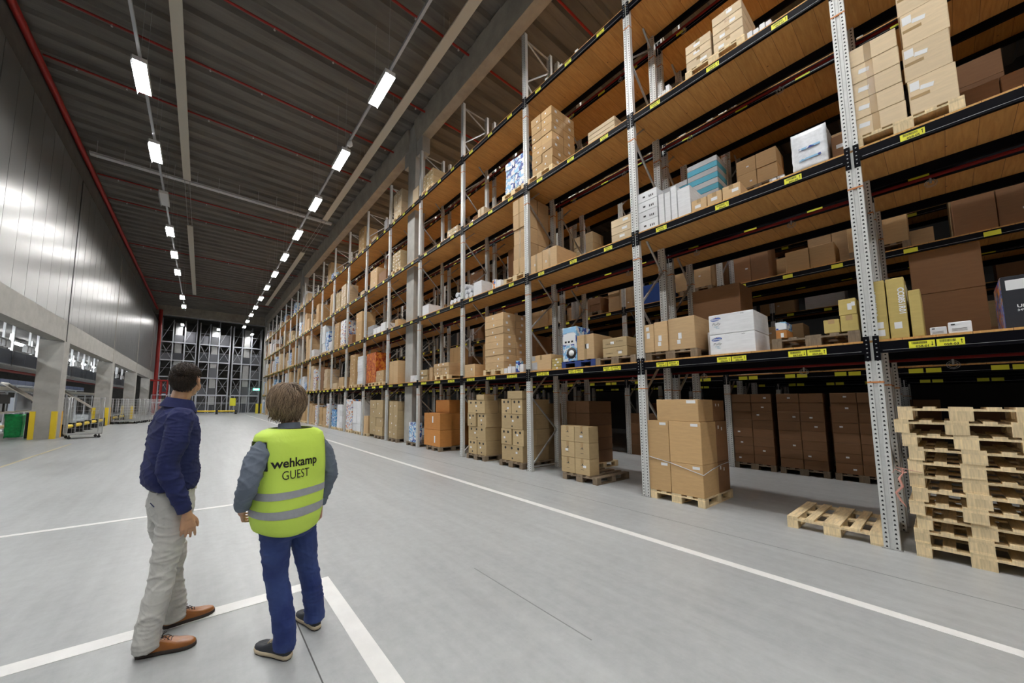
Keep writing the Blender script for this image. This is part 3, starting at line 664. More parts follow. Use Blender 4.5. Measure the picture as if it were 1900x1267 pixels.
# second deck of bay 0
for i in range(4):
    a = carton(6.44, 2.72, LV[2]+i*.185, .5, .36, .182, 'white', 'white carton, %s of four beside the second upright, second deck' % ('lowest' if i == 0 else 'topmost' if i == 3 else ORD[i]+' up'), 'white cartons second deck')
    mb = MB()
    for q in range(3): mb.box(-.003, -.001, .06+.03*q, .075+.03*q, .05, .09)
    mb.prism([(-.003, .2), (-.003, .24), (-.001, .24), (-.001, .2)], 'z', .07, .1); mb.build('printed_marks', MT['ink'], a)
for i, (y0, y1, h) in enumerate(((2.61, 2.70, .56), (2.51, 2.60, .54), (2.41, 2.50, .6), (2.21, 2.40, .5))):
    one(0, 2, y0, y1, h, .6, 'white', 'upright white slim box on the second deck, %s from the left of four' % ORD[i])
for i, (y0, y1, h) in enumerate(((1.99, 2.2, .19), (1.79, 1.98, .2), (1.56, 1.78, .21))):
    one(0, 2, y0, y1, h, .5, 'tan', 'low tan carton right of the white slim boxes, %s from left' % ORD[i], lab=(.08, .05), tape='c')
far_pallet(6.98, 2.1, LV[2], 'pallet under the teal and grey flat boxes behind the white slim boxes')
for i in range(5):
    for c in range(2):
        if i == 4 and c == 1: continue
        carton(7.0, 1.98+c*.46, LV[2]+.145+i*.2, .45, .45, .1, 'teal', 'flat teal box lid, %s layer, %s pile behind the low tan cartons' % (ORD[i], 'right' if c == 0 else 'left'), 'teal boxes')
        carton(7.0, 1.98+c*.46, LV[2]+.145+i*.2+.1, .45, .45, .098, 'grey', 'flat grey box, %s layer, %s pile behind the low tan cartons' % (ORD[i], 'right' if c == 0 else 'left'), 'grey boxes')
for i, y in enumerate((1.16, 1.075)): one(0, 2, y, y+.075, .055, .12, 'grey', 'tiny grey and white box alone at the deck edge, %s one' % ('left', 'right')[i], lab=(.045, .03))
def wrapped(x, y0, y1, z, h, d, label):
    mb = MB(); bm = bmesh.new(); bmesh.ops.create_cube(bm, size=1); bmesh.ops.subdivide_edges(bm, edges=bm.edges[:], cuts=9, use_grid_fill=True)
    for v in bm.verts:
        p = Vector(((v.co.x+.5)*d, (v.co.y+.5)*(y1-y0), (v.co.z+.5)*h)); nz = noise.noise_vector(p*14)*.008+noise.noise_vector(p*45)*.003; nz.z = abs(nz.z)*.5 if v.co.z > -.45 else 0; v.co = p+nz
    me = bpy.data.meshes.new('wrapped_load'); bm.to_mesh(me); bm.free(); me.materials.append(MT['wrap'])
    for p in me.polygons: p.use_smooth = True
    o = tag(link('wrapped_load', me, None, (x, y0, z)), label, 'box'); return o
a = wrapped(6.46, .66, .99, LV[2], .54, .5, 'white load in crinkled plastic film on the second deck left of the nearest upright')
for z_ in (.15, .3): link('printed_text', MB().box(-.014, -.008, .06, .26, z_-.012, z_+.012).mesh('printed_text', MT['c_bw']), a)
one(0, 2, .50, .64, .38, .4, 'brown', 'brown carton right of the white film-wrapped load', x0=6.62, lab=(.07, .05))
# third deck
pallet(6.44, 1.38, LV[3], 'pine pallet on the third deck midway between the two nearest uprights')
for r in range(3): carton(6.45, 1.80, LV[3]+.144+r*.155, .7, .36, .152, 'pale', 'flat pale carton, %s, left stack on third deck pallet' % ('lowest', 'middle', 'topmost')[r], 'pale cartons third deck', (.09, .045), 'c')
for r in range(4): carton(6.45, 1.39, LV[3]+.144+r*.155, .7, .38, .152, 'pale', 'flat pale carton, %s, right stack on third deck pallet' % ('lowest', 'second up', 'third up', 'topmost')[r], 'pale cartons third deck', (.07, .05), 'c')
for i in range(4): one(0, 3, 1.08+i*.07, 1.14+i*.07, .1+.02*(i % 2), .1, 'white', 'small white box right of the pale cartons, third deck, %s from the right' % ORD[i])
for i in range(3): one(0, 3, 2.43+i*.065, 2.49+i*.065, (.16, .1, .07)[i], .12, 'white', 'small white item alone at the deck edge, third deck, %s from the right' % ORD[i])
# ---------------- bay k=1
p = pallet(6.42, 4.04, 0, 'weathered pallet on the floor in the third front bay, half empty', m='palold', rz=0)
for r in range(3):
    for c in range(2):
        a = carton(6.46, 4.22+c*.34, .144+r*.327, .34, .335, .324, 'dust', 'light brown printed carton, %s row, %s, on half-empty weathered pallet' % (('lowest', 'middle', 'top')[r], 'right' if c == 0 else 'left'), 'light brown printed cartons', (.07, .05) if (r+c) % 2 == 0 else None, 'c')
        mb = MB(); mb.prism([(-.002, .13), (-.002, .2), (-.003, .2), (-.003, .13)], 'z', .19, .2); mb.prism([(-.002, .15), (-.002, .17), (-.003, .165), (-.003, .155)], 'z', .2, .225); mb.prism([(-.002, .13), (-.002, .2), (-.003, .2), (-.003, .13)], 'z', .1, .106); mb.build('printed_marks', MT['ink'], a)
far_pallet(XB+.02, 5.03, 0, 'pallet under the big brown cartons, back row on the floor, behind light brown printed cartons')
for r in range(5):
    for c in range(2): carton(XB+.04, 5.05+c*.38, .144+r*.305, .98, .375, .30, 'brown', 'big brown carton behind the light brown printed ones, %s, %s' % (('lowest', 'second up', 'third up', 'fourth up', 'topmost')[r], 'right' if c == 0 else 'left'), 'big brown cartons')
pallet(6.45, 3.21, LV[1], 'weathered pallet on the first deck left of the second upright', m='palold')
for r in range(2):
    a = carton(6.47, 3.38, LV[1]+.144+r*.185, .6, .48, .182, 'dust', 'long light brown carton with dark lettering, %s of two on weathered pallet' % ('lower', 'upper')[r], 'lettered cartons', (.07, .05)); mb = MB(); put_text(mb, 'CARIBELLE', .03, (-.003, .42, .06), (0, -1, 0), (0, 0, 1)); put_text(mb, 'TUTRA', .04, (-.003, .2, .09), (0, -1, 0), (0, 0, 1)); mb.build('printed_text', MT['ink'], a)
pallet(6.45, 4.02, LV[1], 'blue pallet on the first deck in the third front bay', m='palblue')
a = one(1, 1, 4.03, 4.42, .52, .7, 'tan', 'tan carton on the blue pallet', z=zp, tape='v', lab=(.08, .1))
a = one(1, 1, 4.43, 4.78, .74, .5, 'bw', 'tall blue and white printed box with wheel picture on the blue pallet', z=zp)
mb = MB(); mb.lathe([(0, 0), (.12, 0), (.12, .002), (0, .002)], (0, 0, 0), 24); d = mb.build('wheel_picture', MT['ink'], a, (-.002, .13, .17)); d.rotation_euler = (0, -PI/2, 0)
mb = MB(); mb.lathe([(0, 0), (.065, 0), (.065, .002), (0, .002)], (0, 0, 0), 24); d = mb.build('wheel_hub_picture', MT['label'], a, (-.0045, .13, .17)); d.rotation_euler = (0, -PI/2, 0)
link('print_panel', MB().box(-.0035, -.001, .02, .33, .36, .6).mesh('print_panel', MT['label']), a); link('print_panel', MB().box(-.0035, -.001, .02, .33, .62, .73).mesh('print_panel', mat('sky_blue_ink', (.3, .55, .8), .5)), a)
mb = MB()
for q in range(3): mb.prism([(-.005, .08+q*.08), (-.005, .13+q*.08), (-.004, .13+q*.08), (-.004, .08+q*.08)], 'z', .4, .44)
mb.build('printed_marks', MT['ink'], a)
a = one(1, 1, 5.10, 5.68, .36, .55, 'tan', 'worn tan carton with grey patches left end of first deck, third front bay', tape='c')
link('grey_patch', MB().box(-.003, -.001, .40, .57, .02, .2).mesh('grey_patch', MT['c_grey']), a); link('grey_patch', MB().box(-.003, -.001, .46, .57, .24, .35).mesh('grey_patch', MT['c_grey']), a)
for r in range(4): carton(6.40+.0, 5.02+.01*(r % 2), LV[1]+.06*r, .04+.0, .02, .055, 'kraft', 'x', None) if False else None
for r in range(4): one(1, 1, 4.82+.006*(r % 2), 5.08, .058, .5, 'kraft', 'flat yellowish carton, %s in a low pile of four on the first deck' % ('lowest', 'second up', 'third up', 'topmost')[r], z=LV[1]+.06*r, lab=(.05, .035))
one(1, 2, 5.30, 5.66, .46, .7, 'tan', 'tan carton on the second deck right of the third upright, left of two', tape='v', lab=(.03, .06)); one(1, 2, 4.88, 5.295, .47, .75, 'tan', 'tan carton on the second deck right of the third upright, right of two', tape='v', lab=(.03, .06))
for r in range(3): one(1, 2, 3.19, 3.58, .148, .6, 'pale', 'flat pale carton with white sticker left of the second upright, %s of three' % ('lowest', 'middle', 'topmost')[r], z=LV[2]+.151*r, lab=(.1, .05))
stack(1, 3, 4.95, .63, 1.5, 7, 2, 2, .9, style='camel', pal='palwood', lab=(.035, .04), slab=True, seed=3)
for r in range(3): one(1, 3, 3.43, 4.02, .09, .7, 'pale', 'flat pale wooden-looking panel pack, %s of three on the third deck' % ('lowest', 'middle', 'topmost')[r], z=LV[3]+.093*r)
for i in range(3): one(1, 4, 4.2+i*.42, 4.28+i*.42, .09, .1, 'white', 'small white item at the edge of the top deck, %s from the right' % ORD[i])
# ---------------- bay k=2
def marked_stack(k, y0, w_, heights, seed, where):
    (pallet if k <= 2 else far_pallet)(6.42, y0-.03, 0, 'dark pallet under the light brown cartons with round black marks, %s' % where, m='palold'); z = .144; rg = random.Random(seed)
    for r, h in enumerate(heights):
        n = 1+(r+seed) % 2
        for c in range(n):
            o = rg.uniform(-.02, .02); ww = w_/n
            a = carton(6.45+rg.uniform(0, .04), y0+c*ww+o, z, .5, ww-.006, h-.003, 'dust', 'light brown carton with round black marks, %s row%s, %s' % (ORD[r], '' if n == 1 else (' right' if c == 0 else ' left'), where), 'round-marked cartons', (.06, .05))
            mb = MB()
            for q in range(3 if n == 1 else 2):
                cy = ww*(.2+.3*q if n == 1 else .3+.4*q); pts = [(-.003, cy+.033*math.cos(t*PI/7), h*.8+.033*math.sin(t*PI/7)) for t in range(14)]; mb.add(pts, [tuple(range(14))])
            mb.box(-.003, -.001, ww*.45, ww*.45+.04, .05, .09); mb.build('round_marks', MT['ink'], a)
            b = carton(6.97+rg.uniform(0, .03), y0+c*ww+o+.01, z, .5, ww-.006, h-.003, 'dust', 'light brown carton behind the round-marked front cartons, %s row%s, %s' % (ORD[r], '' if n == 1 else (' right' if c == 0 else ' left'), where), 'round-marked cartons')
        z += h
marked_stack(2, 7.40, .76, [.40, .38, .38, .37], 1, 'left of two in fourth front bay'); one(2, 0, 7.42, 7.75, .16, .4, 'dust', 'light brown carton lying on top of the left round-marked stack', z=.144+1.53)
marked_stack(2, 6.02, .74, [.40, .40, .38, .38], 2, 'right of two in fourth front bay'); one(2, 0, 6.0, 6.5, .2, .4, 'dust', 'light brown carton lying on top of the right round-marked stack', z=.144+1.56)
stack(2, 1, 6.64, .74, 1.52, 8, 1, 2, .95, style='tan', pal='palwood', lab=(.04, .05), slab=True, seed=4)
one(2, 1, 7.83, 8.3, .37, .6, 'tan', 'tan carton with dark print beside the fourth upright on the first deck', lab=(.05, .06))
for i, (y, h) in enumerate(((5.94, .2), (6.08, .3), (6.22, .16), (6.36, .18), (6.5, .14))): one(2, 1, y, y+.12, h, .16, 'white' if i != 1 else 'bw', 'small white packet on the first deck left of the third upright, %s from the right' % ORD[i])
one(2, 2, 7.51, 7.88, .41, .5, 'white', 'white carton on the second deck midway in the fourth front bay'); one(2, 2, 6.9, 7.05, .26, .3, 'wo', 'white and orange printed box on the second deck right of the white carton'); one(2, 2, 6.72, 6.88, .2, .3, 'white', 'white box with dark band right of the white and orange one', x0=RX)
stack(2, 2, 5.80, .44, 2.0, 5, 1, 2, .9, style='tan', pal='palwood', tape='v', seed=5, jit=.02)
stack(2, 3, 5.83, .68, .86, 4, 2, 2, .8, style='bw', pal='palwood', seed=6)
one(2, 3, 7.40, 7.67, .26, .4, 'pale', 'single pale carton on the third deck midway in the fourth front bay', tape='v')
def roll_heap():
    rg = random.Random(4); spots = []
    for i in range(11):
        lay = 0 if i < 6 else 1 if i < 10 else 2; y = (8.02+.2*i) if lay == 0 else (8.12+.2*(i-6)) if lay == 1 else 8.33
        mb = MB(); r_ = .098; mb.tube([(0, 0, 0), (.15, 0, .0), (.4, 0, .0), (.55, 0, 0)], [r_*.8, r_, r_, r_*.8], 12); o = mb.build('film_roll', MT['wrap'], None, (6.44+rg.uniform(0, .05), y, LV[2]+.098+lay*.17))
        tag(o, 'white film-wrapped roll in the heap on the second deck, %s layer, %s from the right' % (('bottom', 'middle', 'top')[lay], ORD[i if lay == 0 else i-6 if lay == 1 else 0]), 'roll', 'white rolls')
roll_heap()
# ---------------- bay k=3
pallet(6.42, 9.6, 0, 'pallet under the orange-brown cartons in the fifth front bay', m='palold')
for r in range(2):
    for c in range(2):
        a = carton(6.45+.5*c, 9.62+.1*c, .144+r*.55, .48, 1.0, .545, 'orange', 'large orange-brown carton, %s %s, on the floor in the fifth front bay' % (('lower', 'upper')[r], ('front', 'rear')[c]), 'orange-brown cartons', (.07, .22) if c == 0 else None)
carton(6.95, 9.8, .144+1.1, .48, .85, .45, 'orange', 'large orange-brown carton topmost at the rear, fifth front bay', 'orange-brown cartons')
far_pallet(6.42, 11.05, 0, 'pallet under white and blue boxes beside the concrete column', 'palold')
for r in range(4): carton(6.44, 11.1, .144+r*.18, .22, .6, .178, 'bw', 'white and blue printed box beside the concrete column, %s' % ('lowest', 'second up', 'third up', 'topmost')[r], 'white and blue boxes by the column')
stack(3, 1, 9.14, .9, .4, 3, 2, 1, .6, style='tan', pal='palwood', lab=(.05, .05), seed=7)
stack(3, 1, 9.3, .7, 1.15, 1, 3, 1, .3, x0=7.1, style='camel', seed=8, where='behind')
one(3, 1, 10.1, 10.3, .45, .4, 'tan', 'slim tan carton standing left of the low carton pile, fifth front bay'); stack(3, 1, 10.45, .5, .4, 2, 1, 1, .5, style='dust', seed=9, lab=True, where='left end')
one(3, 2, 10.39, 10.83, .37, .5, 'white', 'white carton on the second deck beside the fifth upright')
stack(3, 3, 8.7, .6, .26, 2, 2, 1, .4, style='pale', lab=(.05, .05), seed=10)
stack(3, 4, 10.2, .72, .6, 4, 3, 1, .7, style='dust', pal='palwood', lab=(.04, .03), seed=11)
# ---------------- programme for the further bays: slots of (lv, y offset in the bay, width, height, rows, cols, style, pallet)
far = {
 4: [(4,.1,.45,.6,1,1,'pale',None),(4,1.6,.75,1.1,4,2,'pale','palwood'),(3,1.6,.75,.75,5,3,'dust','palwood'),(2,1.7,.3,.3,1,1,'tan',None),(1,1.65,.8,.95,1,2,'tan',None),(1,.02,.5,.25,2,3,'white',None),(0,1.62,.75,1.5,4,2,'dust','palold')],
 5: [(4,.3,.3,.5,1,2,'grey',None),(4,1.6,.5,.2,1,2,'pale',None),(3,.3,.8,.5,1,1,'brown',None),(3,1.3,.8,.9,2,1,'tan',None),(2,.2,.5,.4,1,1,'white',None),(2,.8,.8,.3,1,2,'white',None),(2,1.6,.7,.5,4,1,'grey',None),(1,.3,.8,.5,2,1,'tan','palwood'),(1,1.2,1.1,1.4,2,2,'ro','palwood'),(0,.3,1.4,1.55,4,2,'dust','palold'),(0,2.0,.5,.8,1,2,'tan','palwood')],
 6: [(4,.4,.8,1.2,3,2,'camel','palwood'),(3,.2,.5,.2,1,1,'pale',None),(2,.4,.8,1.5,3,1,'camel',None),(2,1.8,.6,.5,2,1,'brown',None),(1,.1,.7,1.4,9,1,'white','palwood'),(1,1.2,.8,1.6,8,1,'camel','palwood'),(0,.2,1.1,1.5,4,2,'white','palwood'),(0,1.5,.9,1.6,5,2,'wo','palwood')],
 7: [(3,.4,.8,1.2,8,2,'pale','palwood'),(3,1.4,.8,1.0,3,2,'dust','palwood'),(2,.3,.8,1.4,6,2,'wo','palwood'),(2,1.5,.8,1.6,3,2,'camel',None),(1,.3,.8,.5,1,1,'tan','palwood'),(1,1.5,.8,.35,1,2,'pale',None),(0,.3,.9,1.3,4,2,'white','palwood'),(0,1.5,.8,1.0,5,2,'cyan','palwood')],
}
for k, lst in far.items():
    for i, (lv, yo, w_, h, r, c, st, pal) in enumerate(lst):
        stack(k, lv, Y0+k*SP+.12+yo*.95, w_, h, r, c, 1, .75, style=st, pal=pal, seed=20+i, lab=(.05, .05) if st in ('pale', 'dust', 'tan', 'camel') and r > 1 else None, where=('right', 'middle', 'left')[0 if yo < .8 else 1 if yo < 1.45 else 2]+' load' if k != 5 else '%s load' % ORD[i])
# ---------------- bays 8..18: too small in the photo to count, gathered as stuff per colour
rg = random.Random(21); stuff = {}
def sbox(st, x, y, z, d, w_, h): stuff.setdefault(st, MB()).box(x, x+d, y, y+w_, z, z+h)
pal_stuff = MB()
def spal(x, y, z):
    pal_stuff.box(x, x+1.1, y, y+.8, z+.12, z+.144)
    for yy in (0, .33, .7): pal_stuff.box(x, x+1.1, y+yy, y+yy+.1, z, z+.12)
for k in range(8, 19):
    for lv in range(5):
        for s in range(3):
            if rg.random() < (.85, .8, .6, .6, .35)[lv]:
                y = Y0+k*SP+.15+s*.8; st = rg.choice(['tan','camel','pale','dust','dust','tan','white','cyan','bw','white','brown','wo'] if lv else ['tan','dust','tan','camel','white','wo','cyan'])
                h = rg.uniform(.35, 1.9 if lv != 4 else 1.3) if lv else rg.uniform(1.1, 1.7); z = LV[lv]
                if 31.0 < y < 32.7: continue
                if rg.random() < .7: spal(XR+.04, y, z); z += .144
                n = rg.choice([1, 3, 4, 5]); m = rg.choice([1, 2])
                for r in range(n):
                    for c in range(m): sbox(st, XR+.06+rg.uniform(-.01, .02), y+c*.7/m+.01, z+r*h/n, .8, .7/m-.015, h/n-.01)
for st, mb in stuff.items(): tag(mb.build('distant_cartons', MT['c_'+st]), 'far-off %s boxes packed on the racking decks towards the far end' % CN[st], 'boxes', 'distant boxes', 'stuff')
tag(pal_stuff.build('distant_pallets', MT['palwood']), 'far-off wooden pallets under the boxes towards the far end', 'pallets', 'distant pallets', 'stuff')
# ---------------- back row (B) and rows across the second aisle (C): dim goods seen through the front row
rg = random.Random(33)
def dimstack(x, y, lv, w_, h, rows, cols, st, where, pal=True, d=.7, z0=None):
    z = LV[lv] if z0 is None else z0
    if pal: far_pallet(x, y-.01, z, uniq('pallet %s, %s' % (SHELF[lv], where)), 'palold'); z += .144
    for r in range(rows):
        for c in range(cols):
            carton(x+.02+rg.uniform(-.01, .01), y+c*w_/cols+.003, z+r*h/rows, d, w_/cols-.008, h/rows-.002, st, '%s carton, %s%s, %s, %s' % (CN[st], ('lowest' if r == 0 else 'topmost' if r == rows-1 else ORD[r]+' up')+' ' if rows > 1 else '', ('' if cols == 1 else ['right', 'left', 'far left'][c]+' column'), SHELF[lv].replace('on the ', ''), where), 'boxes on the rear racking', (.05, .04) if rg.random() < .3 else None)
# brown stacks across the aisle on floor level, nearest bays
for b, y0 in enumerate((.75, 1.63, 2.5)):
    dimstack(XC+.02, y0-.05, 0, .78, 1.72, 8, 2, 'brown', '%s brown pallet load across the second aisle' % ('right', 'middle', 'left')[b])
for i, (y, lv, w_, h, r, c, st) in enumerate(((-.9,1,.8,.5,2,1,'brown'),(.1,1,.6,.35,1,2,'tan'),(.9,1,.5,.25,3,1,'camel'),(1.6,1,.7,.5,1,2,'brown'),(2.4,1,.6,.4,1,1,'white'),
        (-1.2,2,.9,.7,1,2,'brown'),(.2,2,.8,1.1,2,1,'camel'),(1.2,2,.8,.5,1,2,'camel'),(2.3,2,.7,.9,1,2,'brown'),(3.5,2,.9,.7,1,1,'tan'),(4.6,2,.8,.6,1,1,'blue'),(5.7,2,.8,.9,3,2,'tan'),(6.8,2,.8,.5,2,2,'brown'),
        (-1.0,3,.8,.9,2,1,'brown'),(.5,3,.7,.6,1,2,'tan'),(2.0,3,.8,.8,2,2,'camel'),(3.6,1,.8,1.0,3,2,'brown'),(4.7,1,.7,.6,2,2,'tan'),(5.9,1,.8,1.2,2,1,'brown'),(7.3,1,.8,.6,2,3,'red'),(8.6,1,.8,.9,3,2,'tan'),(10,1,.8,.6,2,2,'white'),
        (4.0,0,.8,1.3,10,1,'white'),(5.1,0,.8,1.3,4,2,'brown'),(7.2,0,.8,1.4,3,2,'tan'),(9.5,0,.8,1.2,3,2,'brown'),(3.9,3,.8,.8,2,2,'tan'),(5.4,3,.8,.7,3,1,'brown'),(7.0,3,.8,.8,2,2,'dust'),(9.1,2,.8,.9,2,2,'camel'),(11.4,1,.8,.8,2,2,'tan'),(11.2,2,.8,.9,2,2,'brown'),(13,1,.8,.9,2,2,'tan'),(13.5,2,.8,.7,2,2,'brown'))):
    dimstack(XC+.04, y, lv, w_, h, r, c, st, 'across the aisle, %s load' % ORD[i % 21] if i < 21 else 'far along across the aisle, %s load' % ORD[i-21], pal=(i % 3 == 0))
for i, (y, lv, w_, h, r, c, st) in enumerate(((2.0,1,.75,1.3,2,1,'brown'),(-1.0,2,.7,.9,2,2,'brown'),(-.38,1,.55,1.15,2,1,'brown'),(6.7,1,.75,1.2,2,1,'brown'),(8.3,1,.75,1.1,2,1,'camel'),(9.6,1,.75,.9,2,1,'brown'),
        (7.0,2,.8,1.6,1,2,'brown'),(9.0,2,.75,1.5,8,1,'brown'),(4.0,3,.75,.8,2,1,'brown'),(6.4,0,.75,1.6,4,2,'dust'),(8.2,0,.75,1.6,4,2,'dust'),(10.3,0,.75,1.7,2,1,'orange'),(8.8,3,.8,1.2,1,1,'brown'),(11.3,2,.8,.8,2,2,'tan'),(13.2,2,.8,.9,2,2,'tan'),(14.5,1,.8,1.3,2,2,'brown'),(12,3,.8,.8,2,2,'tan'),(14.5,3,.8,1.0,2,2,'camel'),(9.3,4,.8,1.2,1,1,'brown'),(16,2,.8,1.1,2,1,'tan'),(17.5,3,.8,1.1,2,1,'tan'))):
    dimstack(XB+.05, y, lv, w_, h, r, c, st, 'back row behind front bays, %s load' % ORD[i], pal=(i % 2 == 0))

rg = random.Random(44)
for i in range(26):
    y = -2.2+1.05*(i % 13); lv = 1 if i < 13 else 2
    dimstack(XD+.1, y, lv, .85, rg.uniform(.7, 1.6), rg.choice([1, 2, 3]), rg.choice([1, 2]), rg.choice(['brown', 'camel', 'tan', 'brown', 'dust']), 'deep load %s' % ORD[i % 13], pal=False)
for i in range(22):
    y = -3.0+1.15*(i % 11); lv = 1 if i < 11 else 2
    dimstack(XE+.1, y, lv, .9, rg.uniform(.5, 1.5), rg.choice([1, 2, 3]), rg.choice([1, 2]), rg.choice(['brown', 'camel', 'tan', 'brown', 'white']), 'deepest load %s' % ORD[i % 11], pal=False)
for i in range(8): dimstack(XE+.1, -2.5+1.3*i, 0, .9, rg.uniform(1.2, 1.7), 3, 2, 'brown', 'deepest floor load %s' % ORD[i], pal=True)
# ================================================================ LEFT HALL AND FAR END
# column guards and crash barrier
gm = MB().prism([(0, 0), (.16, 0), (.16, .16), (.13, .16), (.13, .03), (0, .03)], 'z', 0, 1.13).mesh('guard_angle', MT['safety'])
gm2 = MB().prism([(0, 0), (.16, 0), (.16, .03), (.03, .03), (.03, .16), (0, .16)], 'z', 0, 1.13).mesh('guard_angle', MT['safety'])
for i, yc in enumerate((21.4, 31.3, 41.3)):
    cw = ('nearest', 'second', 'third')[i]
    tag(link('column_guard', gm, None, (XW-.155, yc-.035, 0)), 'yellow corner guard on the right edge of the %s left-hand column' % cw, 'column guard', 'yellow column guards')
    tag(link('column_guard', gm2, None, (-5.655, yc-.035, 0)), 'yellow corner guard on the left edge of the %s left-hand column' % cw, 'column guard', 'yellow column guards')
    g3 = MB().prism([(0, .16), (.16, .16), (.16, 0), (.13, 0), (.13, .13), (0, .13)], 'z', 0, 1.13).build('column_guard', mat('safety_orange%d' % i, (.78, .42, .04), .45), None, (XW-.155, yc+.62, 0)); tag(g3, 'orange-yellow corner guard at the rear edge of the %s left-hand column' % cw, 'column guard', 'yellow column guards')
def barrier(pts, label, ax='y'):
    e = empty('crash_barrier', (pts[0][0], pts[0][1], 0), 0, label, 'barrier'); o = Vector((pts[0][0], pts[0][1], 0))
    for p in pts:
        q = Vector((p[0], p[1], 0))-o; mb = MB().box(q.x-.12, q.x+.12, q.y-.12, q.y+.12, 0, .52); mb.box(q.x-.17, q.x+.17, q.y-.17, q.y+.17, 0, .02); mb.build('post', MT['blackplastic'], e)
    for a, b in zip(pts[:-1], pts[1:]):
        A = Vector((a[0], a[1], .38))-o; B = Vector((b[0], b[1], .38))-o; d = (B-A).normalized()*.12
        MB().tube([A+d, B-d], .09, 10).build('rail', MT['safety'], e)
barrier([(-5.0, 22.65), (-5.0, 24.1), (-5.0, 25.6), (-5.0, 27.1), (-5.0, 28.6), (-5.0, 30.4)], 'low crash barrier with yellow rail between the two nearest left columns')
barrier([(-5.0, 32.7), (-5.0, 35), (-5.0, 37.5)], 'low crash barrier with yellow rail behind the second left column')
barrier([(-.6, 51.3), (1.6, 51.3), (3.6, 51.3)], 'low yellow and black crash barrier in front of the far fence')
barrier_y = mat('hazard', (.8, .7, .05), .5)
for dx in (0, .55): tag(MB().box(-.15, .15, -.1, .1, 0, 1.3).build('bollard', barrier_y if not dx else MT['safety'], None, (6.05+dx, 52.6, 0)), 'yellow guard post at the far corner of the racking, %s one' % ('right' if dx else 'left'), 'bollard')
tag(MB().box(-.1, .1, -.1, .1, 0, 1.3).build('bollard', MT['blackplastic'], None, (6.33, 52.6, 0)), 'black guard post between the two yellow ones at far corner', 'bollard')
# roll cages
def roll_cage(x, y, rz, label, closed=True, L=1.0, Wd=.75, H_=1.72, lines=True, nested=False):
    e = empty('roll_cage', (x, y, 0), rz, label, 'roll cage')
    MB().box(0, L, 0, Wd, .16, .2).build('base', MT['galv'], e)
    for cx in (.08, L-.08):
        for cy in (.08, Wd-.08):
            mb = MB(); mb.tube([(cx, cy-.015, .055), (cx, cy+.015, .055)], .055, 12); mb.box(cx-.02, cx+.02, cy-.025, cy+.025, .06, .16); mb.build('castor', MT['blackplastic'], e)
    for side in ((0, 1) if not nested else (0, 1)):
        xx = 0 if side == 0 else L; mb = MB()
        mb.tube([(xx, .02, .2), (xx, .02, H_-.06), (xx, .06, H_), (xx, Wd-.06, H_), (xx, Wd-.02, H_-.06), (xx, Wd-.02, .2)], .014, 7)
        for i in range(1, 6): mb.tube([(xx, .02+(Wd-.04)*i/6, .2), (xx, .02+(Wd-.04)*i/6, H_)], .004, 5)
        for i in range(1, 7): mb.tube([(xx, .02, .2+(H_-.2)*i/7), (xx, Wd-.02, .2+(H_-.2)*i/7)], .004, 5)
        mb.build('side_frame', MT['steel'], e)
    mb = MB(); yy = Wd-.02
    mb.tube([(0, yy, H_-.02), (L, yy, H_-.02)], .012, 7)
    for i in range(1, 9): mb.tube([(L*i/9, yy, .2), (L*i/9, yy, H_)], .004, 5)
    for i in range(1, 8): mb.tube([(0, yy, .2+(H_-.2)*i/8), (L, yy, .2+(H_-.2)*i/8)], .004, 5)
    mb.build('back_mesh', MT['steel'], e)
    return e
roll_cage(-4.42, 20.75, .35, 'empty wire roll cage on castors standing alone in front of the barrier', L=1.05)
for i in range(4): roll_cage(-5.9-.2*i, 24.2+.45*i, .1, 'empty wire roll cage behind the nearest left column, %s in the row' % ORD[i], L=.8)
for i in range(4): roll_cage(-4.85+.16*i, 32.3+.75*i, .3, 'wire roll cage in the group before the third column, %s from the front' % ORD[i], L=1.4, Wd=.85)
def nested(x, y, i):
    e = empty('nested_roll_cage', (x, y, 0), .25, 'nested roll cage seen edge on as bright bars, %s from the left behind the first man' % ORD[i], 'roll cage', 'nested roll cages')
    MB().box(0, .5, 0, 1.2, .12, .16).build('base', MT['galv'], e)
    mb = MB()
    for z in [.2+.075*j for j in range(21)]: mb.tube([(0, 0, z), (.5, 0, z)], .012, 6)
    mb.tube([(0, 0, .16), (0, 0, 1.74)], .016, 6); mb.tube([(.5, 0, .16), (.5, 0, 1.74)], .016, 6); mb.build('bar_panel', MT['steel'], e)
    for cx in (.05, .45): MB().tube([(cx, .04, .06), (cx, .07, .06)], .06, 10).build('castor', MT['blackplastic'], e)
for i in range(5): nested(-3.5+.55*i, 35.6+.15*i, i)
# green waste bag hung on a black stand beside a packing bench
bm2 = bmesh.new(); bmesh.ops.create_cube(bm2, size=1); bmesh.ops.subdivide_edges(bm2, edges=bm2.edges[:], cuts=8, use_grid_fill=True)
for v in bm2.verts:
    p = v.co.copy(); t = (p.z+.5); v.co = Vector((p.x*(.5-.08*(1-t)), p.y*.42, p.z*.95+.5+.0)) + noise.noise_vector(p*5)*.035; v.co.z = max(v.co.z, .01)
me = bpy.data.meshes.new('waste_bag'); bm2.to_mesh(me); bm2.free(); me.materials.append(mat('green_film', (.01, .30, .08), .3, nscale=9, namt=.3, bump=.3)); [setattr(p, 'use_smooth', True) for p in me.polygons]
tag(link('waste_bag', me, None, (-6.3, 22.4, .02)), 'green plastic waste bag standing left of the nearest left-hand column', 'waste bag')
tag(MB().box(-.07, .07, -.07, .07, 0, 1.05).build('bag_stand', MT['blackplastic'], None, (-5.9, 22.3, 0)), 'black upright post of a waste stand beside the green bag', 'post')
hw = mat('grey_cabinet', (.42, .45, .5), .5); cream = mat('cream_panel', (.68, .64, .55), .5)
